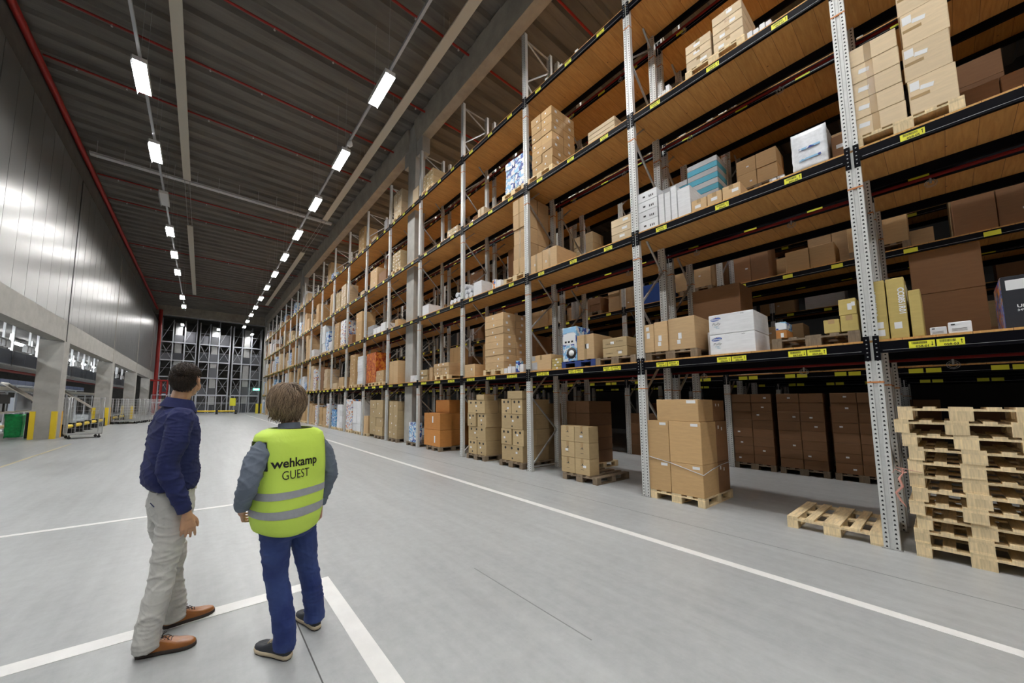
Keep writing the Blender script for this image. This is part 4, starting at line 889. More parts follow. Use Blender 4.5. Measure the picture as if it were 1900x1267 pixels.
def bench(x, y, L, label):
    e = empty('packing_bench', (x, y, 0), 0, label, 'bench')
    MB().box(-.9, 0, 0, L, .98, 1.03).build('worktop', MT['panelbeige'], e); MB().box(-.85, -.05, .1, L-.1, .3, .34).build('lower_shelf', MT['palwood'], e)
    for xx in (-.85, -.08):
        for yy in (.05, L-.1): MB().box(xx, xx+.05, yy, yy+.05, 0, .98).build('leg', MT['galv'], e)
    MB().box(-.95, -.88, 0, L, 1.03, 1.95).build('back_panel', hw, e)
for i, (y, L) in enumerate(((12.2, 3.8), (18.4, 4.4), (23.2, 4.1), (29, 5))):
    bench(-7.0-.1*i, y, L, 'grey packing bench under the left hall conveyors, %s from the left' % ORD[i])
    for j in range(2):
        e = empty('monitor', (-7.5-.1*i, y+1.2+1.5*j, 1.03), 0, 'black monitor on the %s packing bench, %s one' % (ORD[i], ('left', 'right')[j]), 'monitor')
        MB().box(-.02, .02, -.55, .55, .38, .82).build('screen', MT['blackplastic'], e); MB().box(-.03, .03, -.05, .05, 0, .4).build('stand', MT['blackplastic'], e)
def conveyor(x, y0, y1, z0, z1, wd, legs, label, side='dark', toz=0, legstep=2.6):
    e = empty('conveyor', (x, y0, 0), 0, label, 'conveyor'); L = y1-y0
    sm = dict(dark=mat('conveyor_navy', (.035, .045, .075), .4), cream=cream, grey=MT['galv'])[side]
    MB().box(-wd, 0, 0, L, z0, z0+.06).build('frame', MT['galv'], e); mb = MB(); n = int(L/1.2)
    for i in range(n): mb.box(-.03, 0, i*L/n+.015, (i+1)*L/n-.015, z0+.06, z1)
    mb.build('side_panels', sm, e); MB().box(-wd, -.03, 0, L, z1-.05, z1).build('belt', MT['blackplastic'], e)
    i = 0; y = .4
    while y < L:
        MB().box(-.08, 0, y, y+.09, min(toz, z0), max(toz, z0)).build('support', MT['steel'], e); y += legstep
    return e
conveyor(-6.3, 8, 52, 2.95, 3.55, 1.0, True, 'long dark blue conveyor high up under the left wall edge', 'dark', 4.9)
conveyor(-7.9, 8, 52, 3.95, 4.1, .5, True, 'thin grey upper conveyor close under the left hall ceiling', 'grey', 4.9)
conveyor(-8.6, 8, 50, 2.05, 2.3, 1.0, True, 'long cream-sided conveyor behind the packing benches', 'cream', 0)
conveyor(-9.75, 8, 50, 2.5, 2.85, .9, True, 'dark conveyor running above the cream-sided conveyor', 'dark', 0)
tag(MB().tube([(-6.9, 8, 2.85), (-6.9, 52, 2.85)], .05, 8).build('cable_pipe', MT['red']), 'thin red pipe along the underside of the high dark conveyor', 'pipe')
tag(MB().tube([(-9.6, 8, 3.3), (-9.6, 52, 3.3)], .06, 8).build('cable_pipe', MT['red']), 'red sprinkler pipe deep inside the left hall', 'pipe')
for i, (y, z) in enumerate(((16.4, 2.75), (27.6, 2.5), (36, 2.5))):
    mb = MB(); mb.add([(0, 0, z), (0, .9, z), (1.9, .9, 1.0), (1.9, 0, 1.0), (0, 0, z-.06), (0, .9, z-.06), (1.9, .9, .94), (1.9, 0, .94)], [(0,1,2,3), (7,6,5,4), (0,3,7,4), (1,5,6,2), (0,4,5,1), (3,2,6,7)])
    e = mb.build('chute', cream, None, (-8.4, y, 0)); tag(e, 'cream sloping chute down from the left hall conveyors, %s from the left' % ORD[i], 'chute')
    MB().box(1.8, 1.95, -.02, .92, .75, 1.02).build('chute_lip', MT['palwood'], e); MB().box(1.75, 1.85, 0, .9, 0, .94).build('leg_panel', hw, e)
for i in range(15):
    for j, x in enumerate((-8.4, -13.5)):
        e = empty('hall_lamp', (x, 6+3.3*i, 4.66), 0, 'bright lamp under the left hall ceiling, %s row, %s along' % (('near', 'far')[j], ORD[i]), 'lamp', 'left hall lamps')
        MB().box(-.12, .12, -.8, .8, .02, .1).build('lamp_housing', MT['white'], e); MB().box(-.11, .11, -.78, .78, -.04, .02).build('diffuser', MT['hall'], e)
        MB().box(-.01, .01, -.5, -.48, .1, .24).build('suspension_wire', MT['galv'], e)
rg = random.Random(12)
for i in range(10):
    y = 12+4.2*i; e = empty('storage_cabinet', (-11.5, y, 0), 0, 'grey cabinet deep in the left hall, %s along the row' % ORD[i], 'cabinet', 'left hall cabinets')
    MB().box(-.6, 0, 0, 1.5, .1, rg.uniform(1.2, 1.9)).build('body', cream if i % 3 == 0 else hw, e); MB().box(-.002, .01, .05, .72, .15, 1.1).build('door', MT['label'], e); MB().box(-.002, .01, .78, 1.45, .15, 1.1).build('door', MT['label'], e); MB().box(-.58, -.02, .02, 1.48, 0, .1).build('plinth', MT['blackplastic'], e)
# ---- far automated storage rack behind a fence
fx = [-4.6, -3.4, -2.2, -.97, -.6, .5, 1.55, 2.83, 3.2, 4.3, 5.4, 6.6]; fz = [2.45, 4.7, 6.8, 9.1, 11.9]
silver = mat('silver_frame', (.5, .53, .58), .35, .5); binm = mat('grey_bin', (.12, .125, .14), .5, rand=.4); binb = mat('dark_bin', (.04, .045, .055), .5)
grp = [(0, 4), (4, 8), (8, 12)]
for gi, (a, b) in enumerate(grp):
    e = empty('storage_rack', (0, 56, 0), 0, 'tall silver storage rack behind the far fence, %s section' % ('left', 'middle', 'right')[gi], 'racking')
    for i in range(a, b):
        for yy in (0, 1.3): MB().box(fx[i]-.05, fx[i]+.05, yy, yy+.08, 0, fz[-1] if i % 3 else 12.3).build('upright_post', silver, e)
    for z in fz[:-1]: MB().box(fx[a]-.05, fx[b-1]+.05, -.02, .05, z-.14, z).build('shelf_beam', silver, e); MB().box(fx[a], fx[b-1], .05, 1.3, z-.1, z-.07).build('shelf', MT['blackplastic'], e)
    zz = [0]+fz
    for i in range(a, b-1):
        mb = MB()
        if (i-a) != 1:
            for q in range(len(zz)-1):
                mb.bar((fx[i], .06, zz[q]), (fx[i+1], .06, zz[q+1]), .03, .03, upv=(0,1,0))
                if (i+q) % 2: mb.bar((fx[i+1], .06, zz[q]), (fx[i], .06, zz[q+1]), .03, .03, upv=(0,1,0))
                mb.bar((fx[i], .06, (zz[q]+zz[q+1])/2), (fx[i+1], .06, (zz[q]+zz[q+1])/2), .025, .025, upv=(0,1,0))
            mb.build('cross_bracing', silver, e)
        else:
            mb.box(fx[i]+.2, fx[i]+.9, .4, 1.0, 0, 11.6); mb.build('lift_mast', MT['galv'], e)
            
for i in range(11):
    if i in (3, 7): continue
    for q, z in enumerate([0]+fz[:-1]):
        w_ = fx[i+1]-fx[i]-.25; h = rg.uniform(.8, 1.5); t = rg.random()
        if t < .75:
            o = MB().box(0, w_, 0, .9, 0, h); o = o.build('storage_bin', binm if rg.random() < .5 else binb, None, (fx[i]+.12, 56.2, z if z else .02)); tag(o, 'grey storage load in the far silver rack, %s level, %s bay from left' % (ORD[q], ORD[i]), 'storage load', 'loads in the far rack')
e = empty('far_fence', (0, 53.2, 0), 0, 'tall light wire fence with gate in front of the far storage rack', 'fence')
mb = MB(); x = -4.8
while x < 6.3: MB().box(x-.04, x+.04, -.04, .04, 0, 2.3).build('fence_post', silver, e); x += 1.38

mb.box(-4.8, 6.3, -.02, .02, 2.24, 2.3); mb.box(-4.8, 6.3, -.02, .02, 1.35, 1.4); mb.box(-4.8, 6.3, -.02, .02, .08, .13); mb.build('rails', silver, e)
mb = MB(); x = -4.8
while x < 6.3: mb.box(x-.004, x+.004, -.004, .004, .1, 2.25); x += .14
mb.build('mesh_panel', silver, e)
MB().box(3.0, 3.65, -.1, -.07, 1.0, 2.0).build('yellow_sign', MT['yellow'], e)
MB().box(4.3, 4.32, -.07, -.05, 0, 2.3).build('gate_leaf', silver, e)
e = empty('exit_sign', (6.05, 53.8, 3.05), 0, 'lit green and white exit sign hanging at the far right column', 'sign')
MB().box(-.45, .35, -.05, .05, 0, .32).build('sign_panel', emit('sign_green', (.12, .75, .45), 2.0), e); MB().box(-.3, .2, -.055, -.049, .08, .24).build('pictogram', emit('sign_white', (.9, 1, .95), 3.0), e)
MB().box(-.06, -.04, -.01, .01, .32, 1.4).build('hanger', MT['galv'], e); MB().box(-.06, .65, -.02, .02, 1.38, 1.42).build('bracket', MT['galv'], e)
for i, x in enumerate((-2.5, 1.3, 5.2)):
    lamp(x, 55.0 if i == 0 else 54.6, 11.2-(.2*i), 'lit luminaire in front of the far storage rack, %s of three' % ('left', 'middle', 'right')[i], 'far end luminaires')
tag(MB().box(-4.8, 7.0, -.12, .12, 0, .12).build('cable_tray', silver, None, (0, 55.4, 12.2)), 'long pale cable tray above the far storage rack', 'cable tray')

for i in range(18):
    e = empty('carrier_rack', (-5.9, 10+2.3*i, 0), 0, 'small steel carrier hanging from the high left conveyor, %s along' % ORD[i], 'carrier', 'hanging carriers')
    mb = MB(); mb.box(-.03, .03, -.03, .03, 3.5, 4.9); mb.box(-.04, .04, -.45, .45, 3.75, 3.8); mb.build('hanger', MT['steel'], e)
    for j in (-.35, 0, .35): MB().box(-.07, .07, j-.05, j+.05, 3.5, 3.75).build('pouch', MT['white'] if (i+int(j*10)) % 2 else MT['galv'], e)
# ================================================================ PEOPLE
def rings(mb, R_, n=32, p=2.4, cap=True):
    vs = []
    for (cx, cy, z, rx, ry) in R_:
        for k in range(n):
            a = 2*PI*k/n; c, s = math.cos(a), math.sin(a)
            vs.append((cx+rx*abs(c)**(2/p)*(1 if c >= 0 else -1), cy+ry*abs(s)**(2/p)*(1 if s >= 0 else -1), z))
    m = len(R_); mb.add(vs, [(i*n+k, i*n+(k+1) % n, (i+1)*n+(k+1) % n, (i+1)*n+k) for i in range(m-1) for k in range(n)], 0, True)
    if cap: mb.add(vs[:n], [tuple(reversed(range(n)))]); mb.add(vs[-n:], [tuple(range(n))])
def ball(mb, c, r, M3=None, n=14):
    c = Vector(c); r = (r, r, r) if isinstance(r, (int, float)) else r; vs = []; m = n//2
    for i in range(m+1):
        t = PI*i/m
        for k in range(n):
            a = 2*PI*k/n; q = Vector((r[0]*math.sin(t)*math.cos(a), r[1]*math.sin(t)*math.sin(a), r[2]*math.cos(t))); vs.append(c+((M3 @ q) if M3 else q))
    mb.add(vs, [(i*n+k, (i+1)*n+k, (i+1)*n+(k+1) % n, i*n+(k+1) % n) for i in range(m) for k in range(n)], 0, True)
def sph_tube(mb, pts, rad, n=14, endball=True):
    # tapered tube with rounded ends, resampled smoothly
    P = [Vector(p) for p in pts]; Q = []; Rr = []
    for i in range(len(P)-1):
        p0 = P[max(i-1, 0)]; p1, p2 = P[i], P[i+1]; p3 = P[min(i+2, len(P)-1)]
        for j in range(6):
            t = j/6; Q.append(.5*((2*p1)+(-p0+p2)*t+(2*p0-5*p1+4*p2-p3)*t*t+(-p0+3*p1-3*p2+p3)*t**3)); Rr.append(rad[i]*(1-t)+rad[i+1]*t)
    Q.append(P[-1]); Rr.append(rad[-1]); mb.tube(Q, Rr, n); ball(mb, Q[0], Rr[0], n=12)
    if endball: ball(mb, Q[-1], Rr[-1], n=12)
def fuse(name, mb, vox, m, parent, smooth=4, wr=None):
    me = bpy.data.meshes.new(name); me.from_pydata(mb.v, [], mb.f); bm = bmesh.new(); bm.from_mesh(me); bmesh.ops.remove_doubles(bm, verts=bm.verts, dist=1e-5); bmesh.ops.recalc_face_normals(bm, faces=bm.faces); bm.to_mesh(me); bm.free()
    o = bpy.data.objects.new(name, me); COL.objects.link(o); r = o.modifiers.new('r', 'REMESH'); r.mode = 'VOXEL'; r.voxel_size = vox; r.use_smooth_shade = True
    s = o.modifiers.new('s', 'SMOOTH'); s.iterations = smooth; s.factor = .5; bpy.context.view_layer.update()
    me2 = bpy.data.meshes.new_from_object(o.evaluated_get(bpy.context.evaluated_depsgraph_get())); bpy.data.objects.remove(o); bpy.data.meshes.remove(me)
    me2.name = name
    if wr:
        ns = [v.normal.copy() for v in me2.vertices]
        for v, nn in zip(me2.vertices, ns): v.co += nn*wr(v.co)
    me2.materials.clear(); me2.materials.append(m)
    for p in me2.polygons: p.use_smooth = True
    return link(name, me2, parent)
def hand(mb, wrist, d, palmn, side, curl=.5, s=1.0):
    """palm with four unequal fingers and a thumb; d = pointing direction, palmn = palm normal (inner side), side = direction of the thumb"""
    W = Vector(wrist); d = Vector(d).normalized(); t = Vector(side); t = (t-d*t.dot(d)).normalized(); nrm = Vector(palmn); nrm = (nrm-d*nrm.dot(d)-t*nrm.dot(t)).normalized()
    sph_tube(mb, [W-d*.03, W+d*.02], [.026*s, .025*s])
    for i in range(4): sph_tube(mb, [W+d*.01+t*(.014-.009*i)*s, W+d*.085*s+t*(.031-.021*i)*s], [.017*s, .0125*s], 10)
    for i, L in enumerate((.074, .083, .077, .060)):
        b = W+d*.085*s+t*(.031-.0207*i)*s; c1 = curl*(.45+.08*i); L *= s; spread = t*(.08-.055*i)
        a1 = (d*math.cos(c1)+nrm*math.sin(c1)+spread).normalized(); a2 = (d*math.cos(c1*2)+nrm*math.sin(c1*2)+spread).normalized(); a3 = (d*math.cos(c1*2.7)+nrm*math.sin(c1*2.7)+spread*.6).normalized()
        p1 = b+a1*L*.45; p2 = p1+a2*L*.32; p3 = p2+a3*L*.23; mb.tube([b-d*.01, b, p1, p2, p3], [.0092*s, .0092*s, .0086*s, .0078*s, .0062*s], 10); ball(mb, p3, .0063*s, n=10); ball(mb, p1, .0089*s, n=10); ball(mb, p2, .008*s, n=10)
    b = W+d*.022*s+t*.024*s+nrm*.006; p1 = b+(t*.55+d*.75+nrm*.35).normalized()*.042*s; p2 = p1+(t*.25+d*.9+nrm*.4).normalized()*.030*s; p3 = p2+(d*.95+nrm*.4).normalized()*.022*s
    mb.tube([b, p1, p2, p3], [.0145*s, .0115*s, .0098*s, .0075*s], 10); ball(mb, p3, .0077*s, n=10); ball(mb, b, .0145*s, n=10); ball(mb, p1, .0115*s, n=10)
def rotm(yaw, pitch): return Matrix.Rotation(yaw, 3, 'Z') @ Matrix.Rotation(pitch, 3, 'X')
def head(mb, c, M3, s=1.0, male=True):
    H_ = lambda x, y, z: Vector(c)+M3 @ Vector((x*s, y*s, z*s)); B = lambda p, r: ball(mb, H_(*p), tuple(q*s for q in r), M3, 20)
    B((0, -.012, .035), (.076, .094, .085)); B((0, .022, -.01), (.066, .075, .085)); B((0, .035, -.065), (.048, .052, .045)); B((0, .062, -.088), (.024, .022, .022))
    for q in (-1, 1): B((q*.045, .045, -.035), (.026, .035, .035)); B((q*.035, .072, .01), (.022, .018, .016)); B((q*.03, .082, .032), (.028, .012, .009))
    B((0, .095, .012), (.010, .014, .022)); B((0, .108, -.012), (.011, .016, .012)); B((-.011, .098, -.018), (.009, .010, .008)); B((.011, .098, -.018), (.009, .010, .008))
    B((0, .088, -.045), (.024, .013, .006)); B((0, .086, -.056), (.021, .013, .007))
    for q in (-1, 1):
        B((q*.082, -.010, .003), (.008, .018, .029)); B((q*.089, -.018, .014), (.006, .016, .020)); B((q*.082, .0, -.022), (.007, .010, .012))
def face_parts(e, c, M3, s, browm):
    def at(x, y, z): return Vector(c)+M3 @ Vector((x*s, y*s, z*s))
    for q in (-1, 1):
        mb = MB(); ball(mb, at(q*.031, .080, .012), .0115*s); mb.build('eye', MT['label'], e); mb = MB(); ball(mb, at(q*.031, .0895, .012), .0045*s); mb.build('iris', MT['ink'], e)
        mb = MB(); mb.tube([at(q*.014, .097, .034), at(q*.03, .096, .039), at(q*.048, .082, .033)], [.003, .004, .002], 6); mb.build('eyebrow', browm, e)
    mb = MB(); mb.tube([at(-.022, .094, -.0505), at(0, .1005, -.0495), at(.022, .094, -.0505)], [.0015, .003, .0015], 6); mb.build('mouth', MT['lip'], e)
MT['lip'] = mat('lip', (.40, .12, .10), .5)
def skin(n, c):
    m = mat(n, c, .5, nscale=9, namt=.08); m.node_tree.nodes['Principled BSDF'].inputs['Subsurface Weight'].default_value = .12; m.node_tree.nodes['Principled BSDF'].inputs['Subsurface Radius'].default_value = (.02, .008, .004); return m
MT['skin'] = skin('skin_tanned', (.58, .33, .20)); MT['skin2'] = skin('skin_fair', (.58, .32, .23))
def hairmat(n, c0, c1):
    t = NT(n); t.b.inputs['Roughness'].default_value = .38; g = t.n('ShaderNodeNewGeometry'); r = t.n('ShaderNodeValToRGB'); r.color_ramp.elements[0].color = col(c0); r.color_ramp.elements[1].color = col(c1)
    t.l(g.outputs['Random Per Island'], r.inputs[0]); t.l(r.outputs[0], t.b.inputs['Base Color']); return t.mat
def cloth(n, c, bump=.25, sc=260, rough=.8, **k):
    t = NT(n); b = t.b; b.inputs['Base Color'].default_value = col(c); b.inputs['Roughness'].default_value = rough; tc = t.n('ShaderNodeTexCoord')
    n1 = t.n('ShaderNodeTexNoise', Scale=7.0, Detail=3.0, Distortion=1.2); n2 = t.n('ShaderNodeTexNoise', Scale=float(sc), Detail=1.0); t.l(tc.outputs['Object'], n1.inputs['Vector']); t.l(tc.outputs['Object'], n2.inputs['Vector'])
    b1 = t.n('ShaderNodeBump', Strength=bump, Distance=.02); b2 = t.n('ShaderNodeBump', Strength=.15, Distance=.002); t.l(n1.outputs[0], b1.inputs['Height']); t.l(n2.outputs[0], b2.inputs['Height']); t.l(b1.outputs[0], b2.inputs['Normal']); t.l(b2.outputs[0], b.inputs['Normal'])
    if 'c2' in k:
        n3 = t.n('ShaderNodeTexNoise', Scale=float(k.get('s2', 6)), Detail=4.0); t.l(tc.outputs['Object'], n3.inputs['Vector']); r = t.n('ShaderNodeValToRGB'); r.color_ramp.elements[0].position = .35; r.color_ramp.elements[1].position = .65
        r.color_ramp.elements[0].color = col(c); r.color_ramp.elements[1].color = col(k['c2']); t.l(n3.outputs[0], r.inputs[0]); t.l(r.outputs[0], b.inputs['Base Color'])
    return t.mat
MT['shirt'] = cloth('navy_cotton', (.008, .013, .080), .15, c2=(.010, .017, .10)); MT['chino'] = cloth('light_grey_chino', (.60, .59, .56), .3)
MT['denim'] = cloth('blue_denim', (.012, .028, .14), .3, 400, c2=(.035, .065, .21), s2=5); MT['gshirt'] = cloth('grey_blue_cotton', (.13, .16, .21), .35); MT['vest'] = cloth('high_visibility_yellow', (.70, .96, .13), .25, 500, .6)
MT['reflect'] = mat('reflective_grey', (.38, .40, .43), .4, nscale=30, namt=.08); MT['leather'] = mat('tan_leather', (.33, .115, .022), .32, nscale=18, namt=.18); MT['sole'] = mat('dark_sole', (.03, .02, .015), .6); MT['cream'] = mat('cream_sole', (.62, .52, .36), .6)
MT['darkleather'] = mat('black_nubuck', (.02, .024, .032), .6); MT['belt'] = mat('brown_belt', (.02, .012, .01), .4); MT['lace'] = mat('dark_lace', (.03, .015, .01), .7)
def wr(amp, fx=9, fz=16, seed=0, zmin=-9, zmax=99):
    o = Vector((seed, seed*.7, seed*1.3))
    def f(p):
        if not zmin < p.z < zmax: return 0
        wx = noise.noise(Vector((p.x*3, p.y*3, p.z*3))+o)*1.4; ang = math.sin(p.z*5+seed)*9
        a = noise.noise(Vector((p.x*fx*.55+wx, p.y*fx*.55, p.z*fz*.9+p.x*ang))+o); b = noise.noise(Vector((p.x*fx*.8-wx, p.y*fx*.8, p.z*fz*1.9-p.x*ang*1.4))+o*2)
        return amp*((max(0, 1-abs(a)*3.2))**1.6*.8+(max(0, 1-abs(b)*4))**1.5*.4-.25)
    return f
def hair(name, e, c, M3, rs, m, n, inside, length, wid, style, seed=1, vol=.08):
    rg_ = random.Random(seed); mb = MB(); C0 = Vector(c); cnt = 0
    while cnt < n:
        v = Vector((rg_.gauss(0, 1), rg_.gauss(0, 1), rg_.gauss(0, 1))).normalized()
        if not inside(v): continue
        p = Vector((v.x*rs[0], v.y*rs[1]-.012, v.z*rs[2]+.03)); nn = Vector((v.x/rs[0], v.y/rs[1], v.z/rs[2])).normalized()
        L = length(v)*rg_.uniform(.8, 1.15); d = style(v, nn, rg_); pts = [p]; k = 6; cur = nn*.2+d*.8; lift = 1.02+rg_.random()*vol; sw = Vector((rg_.uniform(-1, 1), rg_.uniform(-1, 1), rg_.uniform(-1, 1)))*.5
        for j in range(k):
            cur = (cur*.62+d*.38+sw*.12*math.sin(j*2.1)).normalized(); q = pts[-1]+cur*L/k
            r_ = Vector((q.x/rs[0], (q.y+.012)/rs[1], (q.z-.03)/rs[2])).length
            if r_ < lift: q = Vector((q.x/r_*lift, (q.y+.012)/r_*lift-.012, (q.z-.03)/r_*lift+.03))
            elif r_ > lift+.06 and q.z > -.06: f_ = (lift+.06)/r_; q = Vector((q.x*f_, (q.y+.012)*f_-.012, (q.z-.03)*f_+.03))
            pts.append(q)
        ww = wid*rg_.uniform(.6, 1.2); mb.tube([C0+M3 @ q for q in pts], [ww, ww, ww*.95, ww*.9, ww*.75, ww*.5, ww*.15], 4, caps=False); cnt += 1
    cap = MB(); nn_ = 28
    o = mb.build(name, m, e)
    return o
def person_base(x, y, phi, label): return empty('person', (x, y, 0), phi, label, 'person')
def shoe(e, heel, toe, up_m, sole_m, male, name='shoe', mid=None):
    h = Vector((heel[0], heel[1], 0)); t = Vector((toe[0], toe[1], 0)); d = (t-h).normalized(); s = Vector((d.y, -d.x, 0)); L = (t-h).length
    def outline(grow, z):
        pts = []
        prof = [(0, .0), (.03, .55), (.10, .78), (.25, .82), (.42, .80), (.58, .95), (.72, 1.05), (.85, .98), (.94, .68), (.99, .28), (1.0, 0)]
        for u, w_ in prof: pts.append((u, w_))
        for u, w_ in reversed(prof[1:-1]): pts.append((u, -w_))
        return [h+d*(L*(u*(1+grow)-grow/2))+s*(w_*(.040+grow*.1)+(0 if abs(u-.6) > .3 else 0))+Vector((0, 0, z)) for u, w_ in pts]
    def loft(levels, name_, m):
        mb = MB(); n = len(levels[0])
        for L_ in levels: mb.v += [tuple(p) for p in L_]
        for i in range(len(levels)-1):
            for k in range(n): mb.f.append((i*n+k, i*n+(k+1) % n, (i+1)*n+(k+1) % n, (i+1)*n+k)); mb.m.append(0); mb.sm.append(True)
        mb.f.append(tuple(reversed(range(n)))); mb.m.append(0); mb.sm.append(False); mb.f.append(tuple(range((len(levels)-1)*n, len(levels)*n))); mb.m.append(0); mb.sm.append(True)
        return mb.build(name_, m, e)
    sh = 0.0
    root = loft([outline(.02, .002), outline(.04, .010), outline(.03, .026 if male else .03)], 'sole', MT[sole_m])
    if mid: loft([outline(.045, .010), outline(.055, .020), outline(.035, .032)], 'midsole', MT[mid])
    # upper: heights along the shoe
    hz = lambda u: .10 if u < .3 else (.10-.038*min(1, (u-.3)/.42)) if u < .72 else .062-.012*((u-.72)/.28)
    lv = []
    for q in range(9):
        t_ = q/8; ring = outline(.028, 0); nr = []
        for i, p in enumerate(ring):
            u = (p-h).dot(d)/L; u = max(0, min(1, u)); z = .024+(hz(u)-.024)*math.sin(t_*PI/2); f = 1-.60*(t_**3.2); off = (p-h).dot(s); uu = u+(.5-u)*.34*(t_**3.2)
            nr.append(h+d*(L*uu)+s*(off*f)+Vector((0, 0, z)))
        lv.append(nr)
    up_ = loft(lv, name, MT[up_m])
    mb = MB(); 
    for i in range(4):
        u = .42+.055*i; z = hz(u)+.004; c_ = h+d*(L*u); mb.tube([c_+s*.022+Vector((0, 0, z-.006)), c_+Vector((0, 0, z+.003)), c_-s*.022+Vector((0, 0, z-.006))], .0022, 6)
    c_ = h+d*(L*.40)+Vector((0, 0, hz(.4)+.006))
    for q in (-1, 1): mb.tube([c_, c_+s*.02*q+d*.012+Vector((0, 0, .016)), c_+s*.036*q+d*.02+Vector((0, 0, .004)), c_+s*.012*q+Vector((0, 0, .0))], .002, 6); mb.tube([c_, c_+s*.016*q+d*.03-Vector((0, 0, .004)), c_+s*.022*q+d*.05-Vector((0, 0, .02))], .002, 6)
    mb.build('shoelace', MT['lace' if male else 'cream'], e)
# ---------------------------------------------------------------- the man in the navy shirt
def man():
    e = person_base(-.13, 3.155, math.radians(-75.5), 'man in navy shirt, light grey trousers and tan leather shoes, head turned away')
    hc = Vector((.0, .035, 1.735)); HM = rotm(math.radians(52), math.radians(8)); s = 1.0
    b = MB()
    rings(b, [(0, 0, .86, .13, .09), (0, 0, .95, .155, .105), (0, 0, 1.08, .145, .10), (0, 0, 1.25, .165, .11), (0, 0, 1.40, .175, .11), (0, -.01, 1.50, .15, .09), (0, -.005, 1.56, .08, .065)])
    sph_tube(b, [(0, -.01, 1.50), (0, .0, 1.58), (0, .015, 1.66)], [.068, .060, .058]); head(b, hc, HM, 1.0)
    legs = [((.1, 0, .93), (.112, -.045, .50), (.125, -.09, .10)), ((-.1, 0, .93), (-.115, .06, .5), (-.122, .09, .10))]
    arms = [((.195, -.02, 1.49), (.235, -.085, 1.175), (.24, .02, .885)), ((-.195, -.02, 1.49), (-.25, -.05, 1.18), (-.25, .05, .90))]
    for h, k, a in legs: sph_tube(b, [h, k, a], [.082, .056, .04])
    for sh, el, wr_ in arms: sph_tube(b, [(sh[0]*.93, sh[1], sh[2]-.01), el, wr_], [.046, .038, .027])
    hand(b, (.242, .035, .858), (.02, .12, -1), (-.9, .1, .0), (.1, 1, 0), .55, 1.05); hand(b, (-.25, .06, .87), (0, .1, -1), (.9, .1, 0), (0, 1, 0), .6, 1.05)
    fuse('body', b, .0042, MT['skin'], e, 2)
    face_parts(e, hc, HM, 1.0, MT['hair1'])
    # trousers
    t = MB(); rings(t, [(0, 0, .80, .17, .115), (0, -.005, .90, .178, .128), (0, 0, .98, .168, .122), (0, 0, 1.035, .158, .115)])
    for i, (h, k, a) in enumerate(legs):
        sg = 1 if i == 0 else -1
        sph_tube(t, [(h[0]-.008*sg, h[1]-.005, .90), (h[0]*.98, h[1]-.01, .72), (k[0], k[1]+.005, .52), (k[0]+.005*sg, k[1]-.01, .38), (a[0], a[1]-.005, .16), (a[0], a[1]-.004, .048)], [.098, .093, .074, .074, .073, .077], endball=False)
    tr = fuse('trousers', t, .0065, MT['chino'], e, 5, wr(.008, 9, 13, 3, zmax=1.0))
    mb = MB(); mb.tube([(.07, -.128, .93), (.13, -.118, .915)], .003, 6); mb.build('pocket_edge', MT['shirt'], e)
    mb = MB(); rings(mb, [(0, 0, .995, .171, .126), (0, 0, 1.03, .168, .124)], 40, 2.4); mb.build('belt', MT['belt'], e)
    MB().box(-.025, .025, .122, .13, .99, 1.035).build('belt_buckle', MT['steel'], e)
    mb = MB()
    for a in (.5, 1.0, 2.1, 2.7, 3.9, 5.4):
        x, y = .176*math.cos(a), .131*math.sin(a); mb.box(x-.006, x+.006, y-.006, y+.006, .985, 1.045)
    mb.build('belt_loops', MT['chino'], e)
    # shirt
    q = MB(); rings(q, [(0, -.005, 1.005, .176, .132), (0, -.015, 1.05, .196, .156), (0, -.018, 1.12, .20, .158), (0, -.016, 1.22, .196, .148), (0, -.015, 1.33, .202, .142), (0, -.015, 1.42, .205, .132), (0, -.015, 1.49, .185, .112), (0, -.012, 1.535, .135, .088), (0, -.008, 1.562, .08, .072)])
    for i, (sh, el, w_) in enumerate(arms):
        sg = 1 if i == 0 else -1
        mid = ((sh[0]+el[0])/2+.005*sg, (sh[1]+el[1])/2, (sh[2]+el[2])/2)
        sph_tube(q, [(sh[0]-.025*sg, sh[1], sh[2]-.01), mid, el, ((el[0]+w_[0])/2, (el[1]+w_[1])/2, (el[2]+w_[2])/2), (w_[0], w_[1]-.005, w_[2]+.03)], [.078, .072, .060, .053, .043])
    fuse('shirt', q, .0065, MT['shirt'], e, 5, wr(.011, 9, 13, 9))
    for i, (sh, el, w_) in enumerate(arms): W = Vector(w_); D = (W-Vector(el)).normalized(); mb = MB(); mb.tube([W-D*.055, W-D*.05, W+D*.008, W+D*.01], [.040, .0435, .0415, .036], 20); mb.build('cuff', MT['shirt'], e)
    # collar
    mb = MB(); n = 28; top = []; bot = []
    for k in range(n+1):
        a = -PI/2+math.radians(20)*0+ (PI*2)*(k/n)*.93+math.radians(12.6)+PI; a = PI/2+.22+(2*PI-.44)*k/n
        f = abs(k/n-.5)*2; top.append((.073*math.cos(a), .006+.078*math.sin(a), 1.632-.035*f)); bot.append(((.098+.012*(1-f))*math.cos(a), -.002+(.100+.010*(1-f)+.02*f**6)*math.sin(a), 1.568-.03*f-.035*f**6))
    inn = [(x*.93, y*.93, z-.004) for x, y, z in top]; low = [(x*.93, y*.93, z) for x, y, z in bot]
    for k in range(n): mb.add([top[k], top[k+1], bot[k+1], bot[k]], [(0, 1, 2, 3)], 0, True); mb.add([inn[k], inn[k+1], low[k+1], low[k]], [(3, 2, 1, 0)], 0, True); mb.add([top[k], top[k+1], inn[k+1], inn[k]], [(3, 2, 1, 0)], 0, True)
    mb.build('collar', MT['shirt'], e)
    mb = MB()
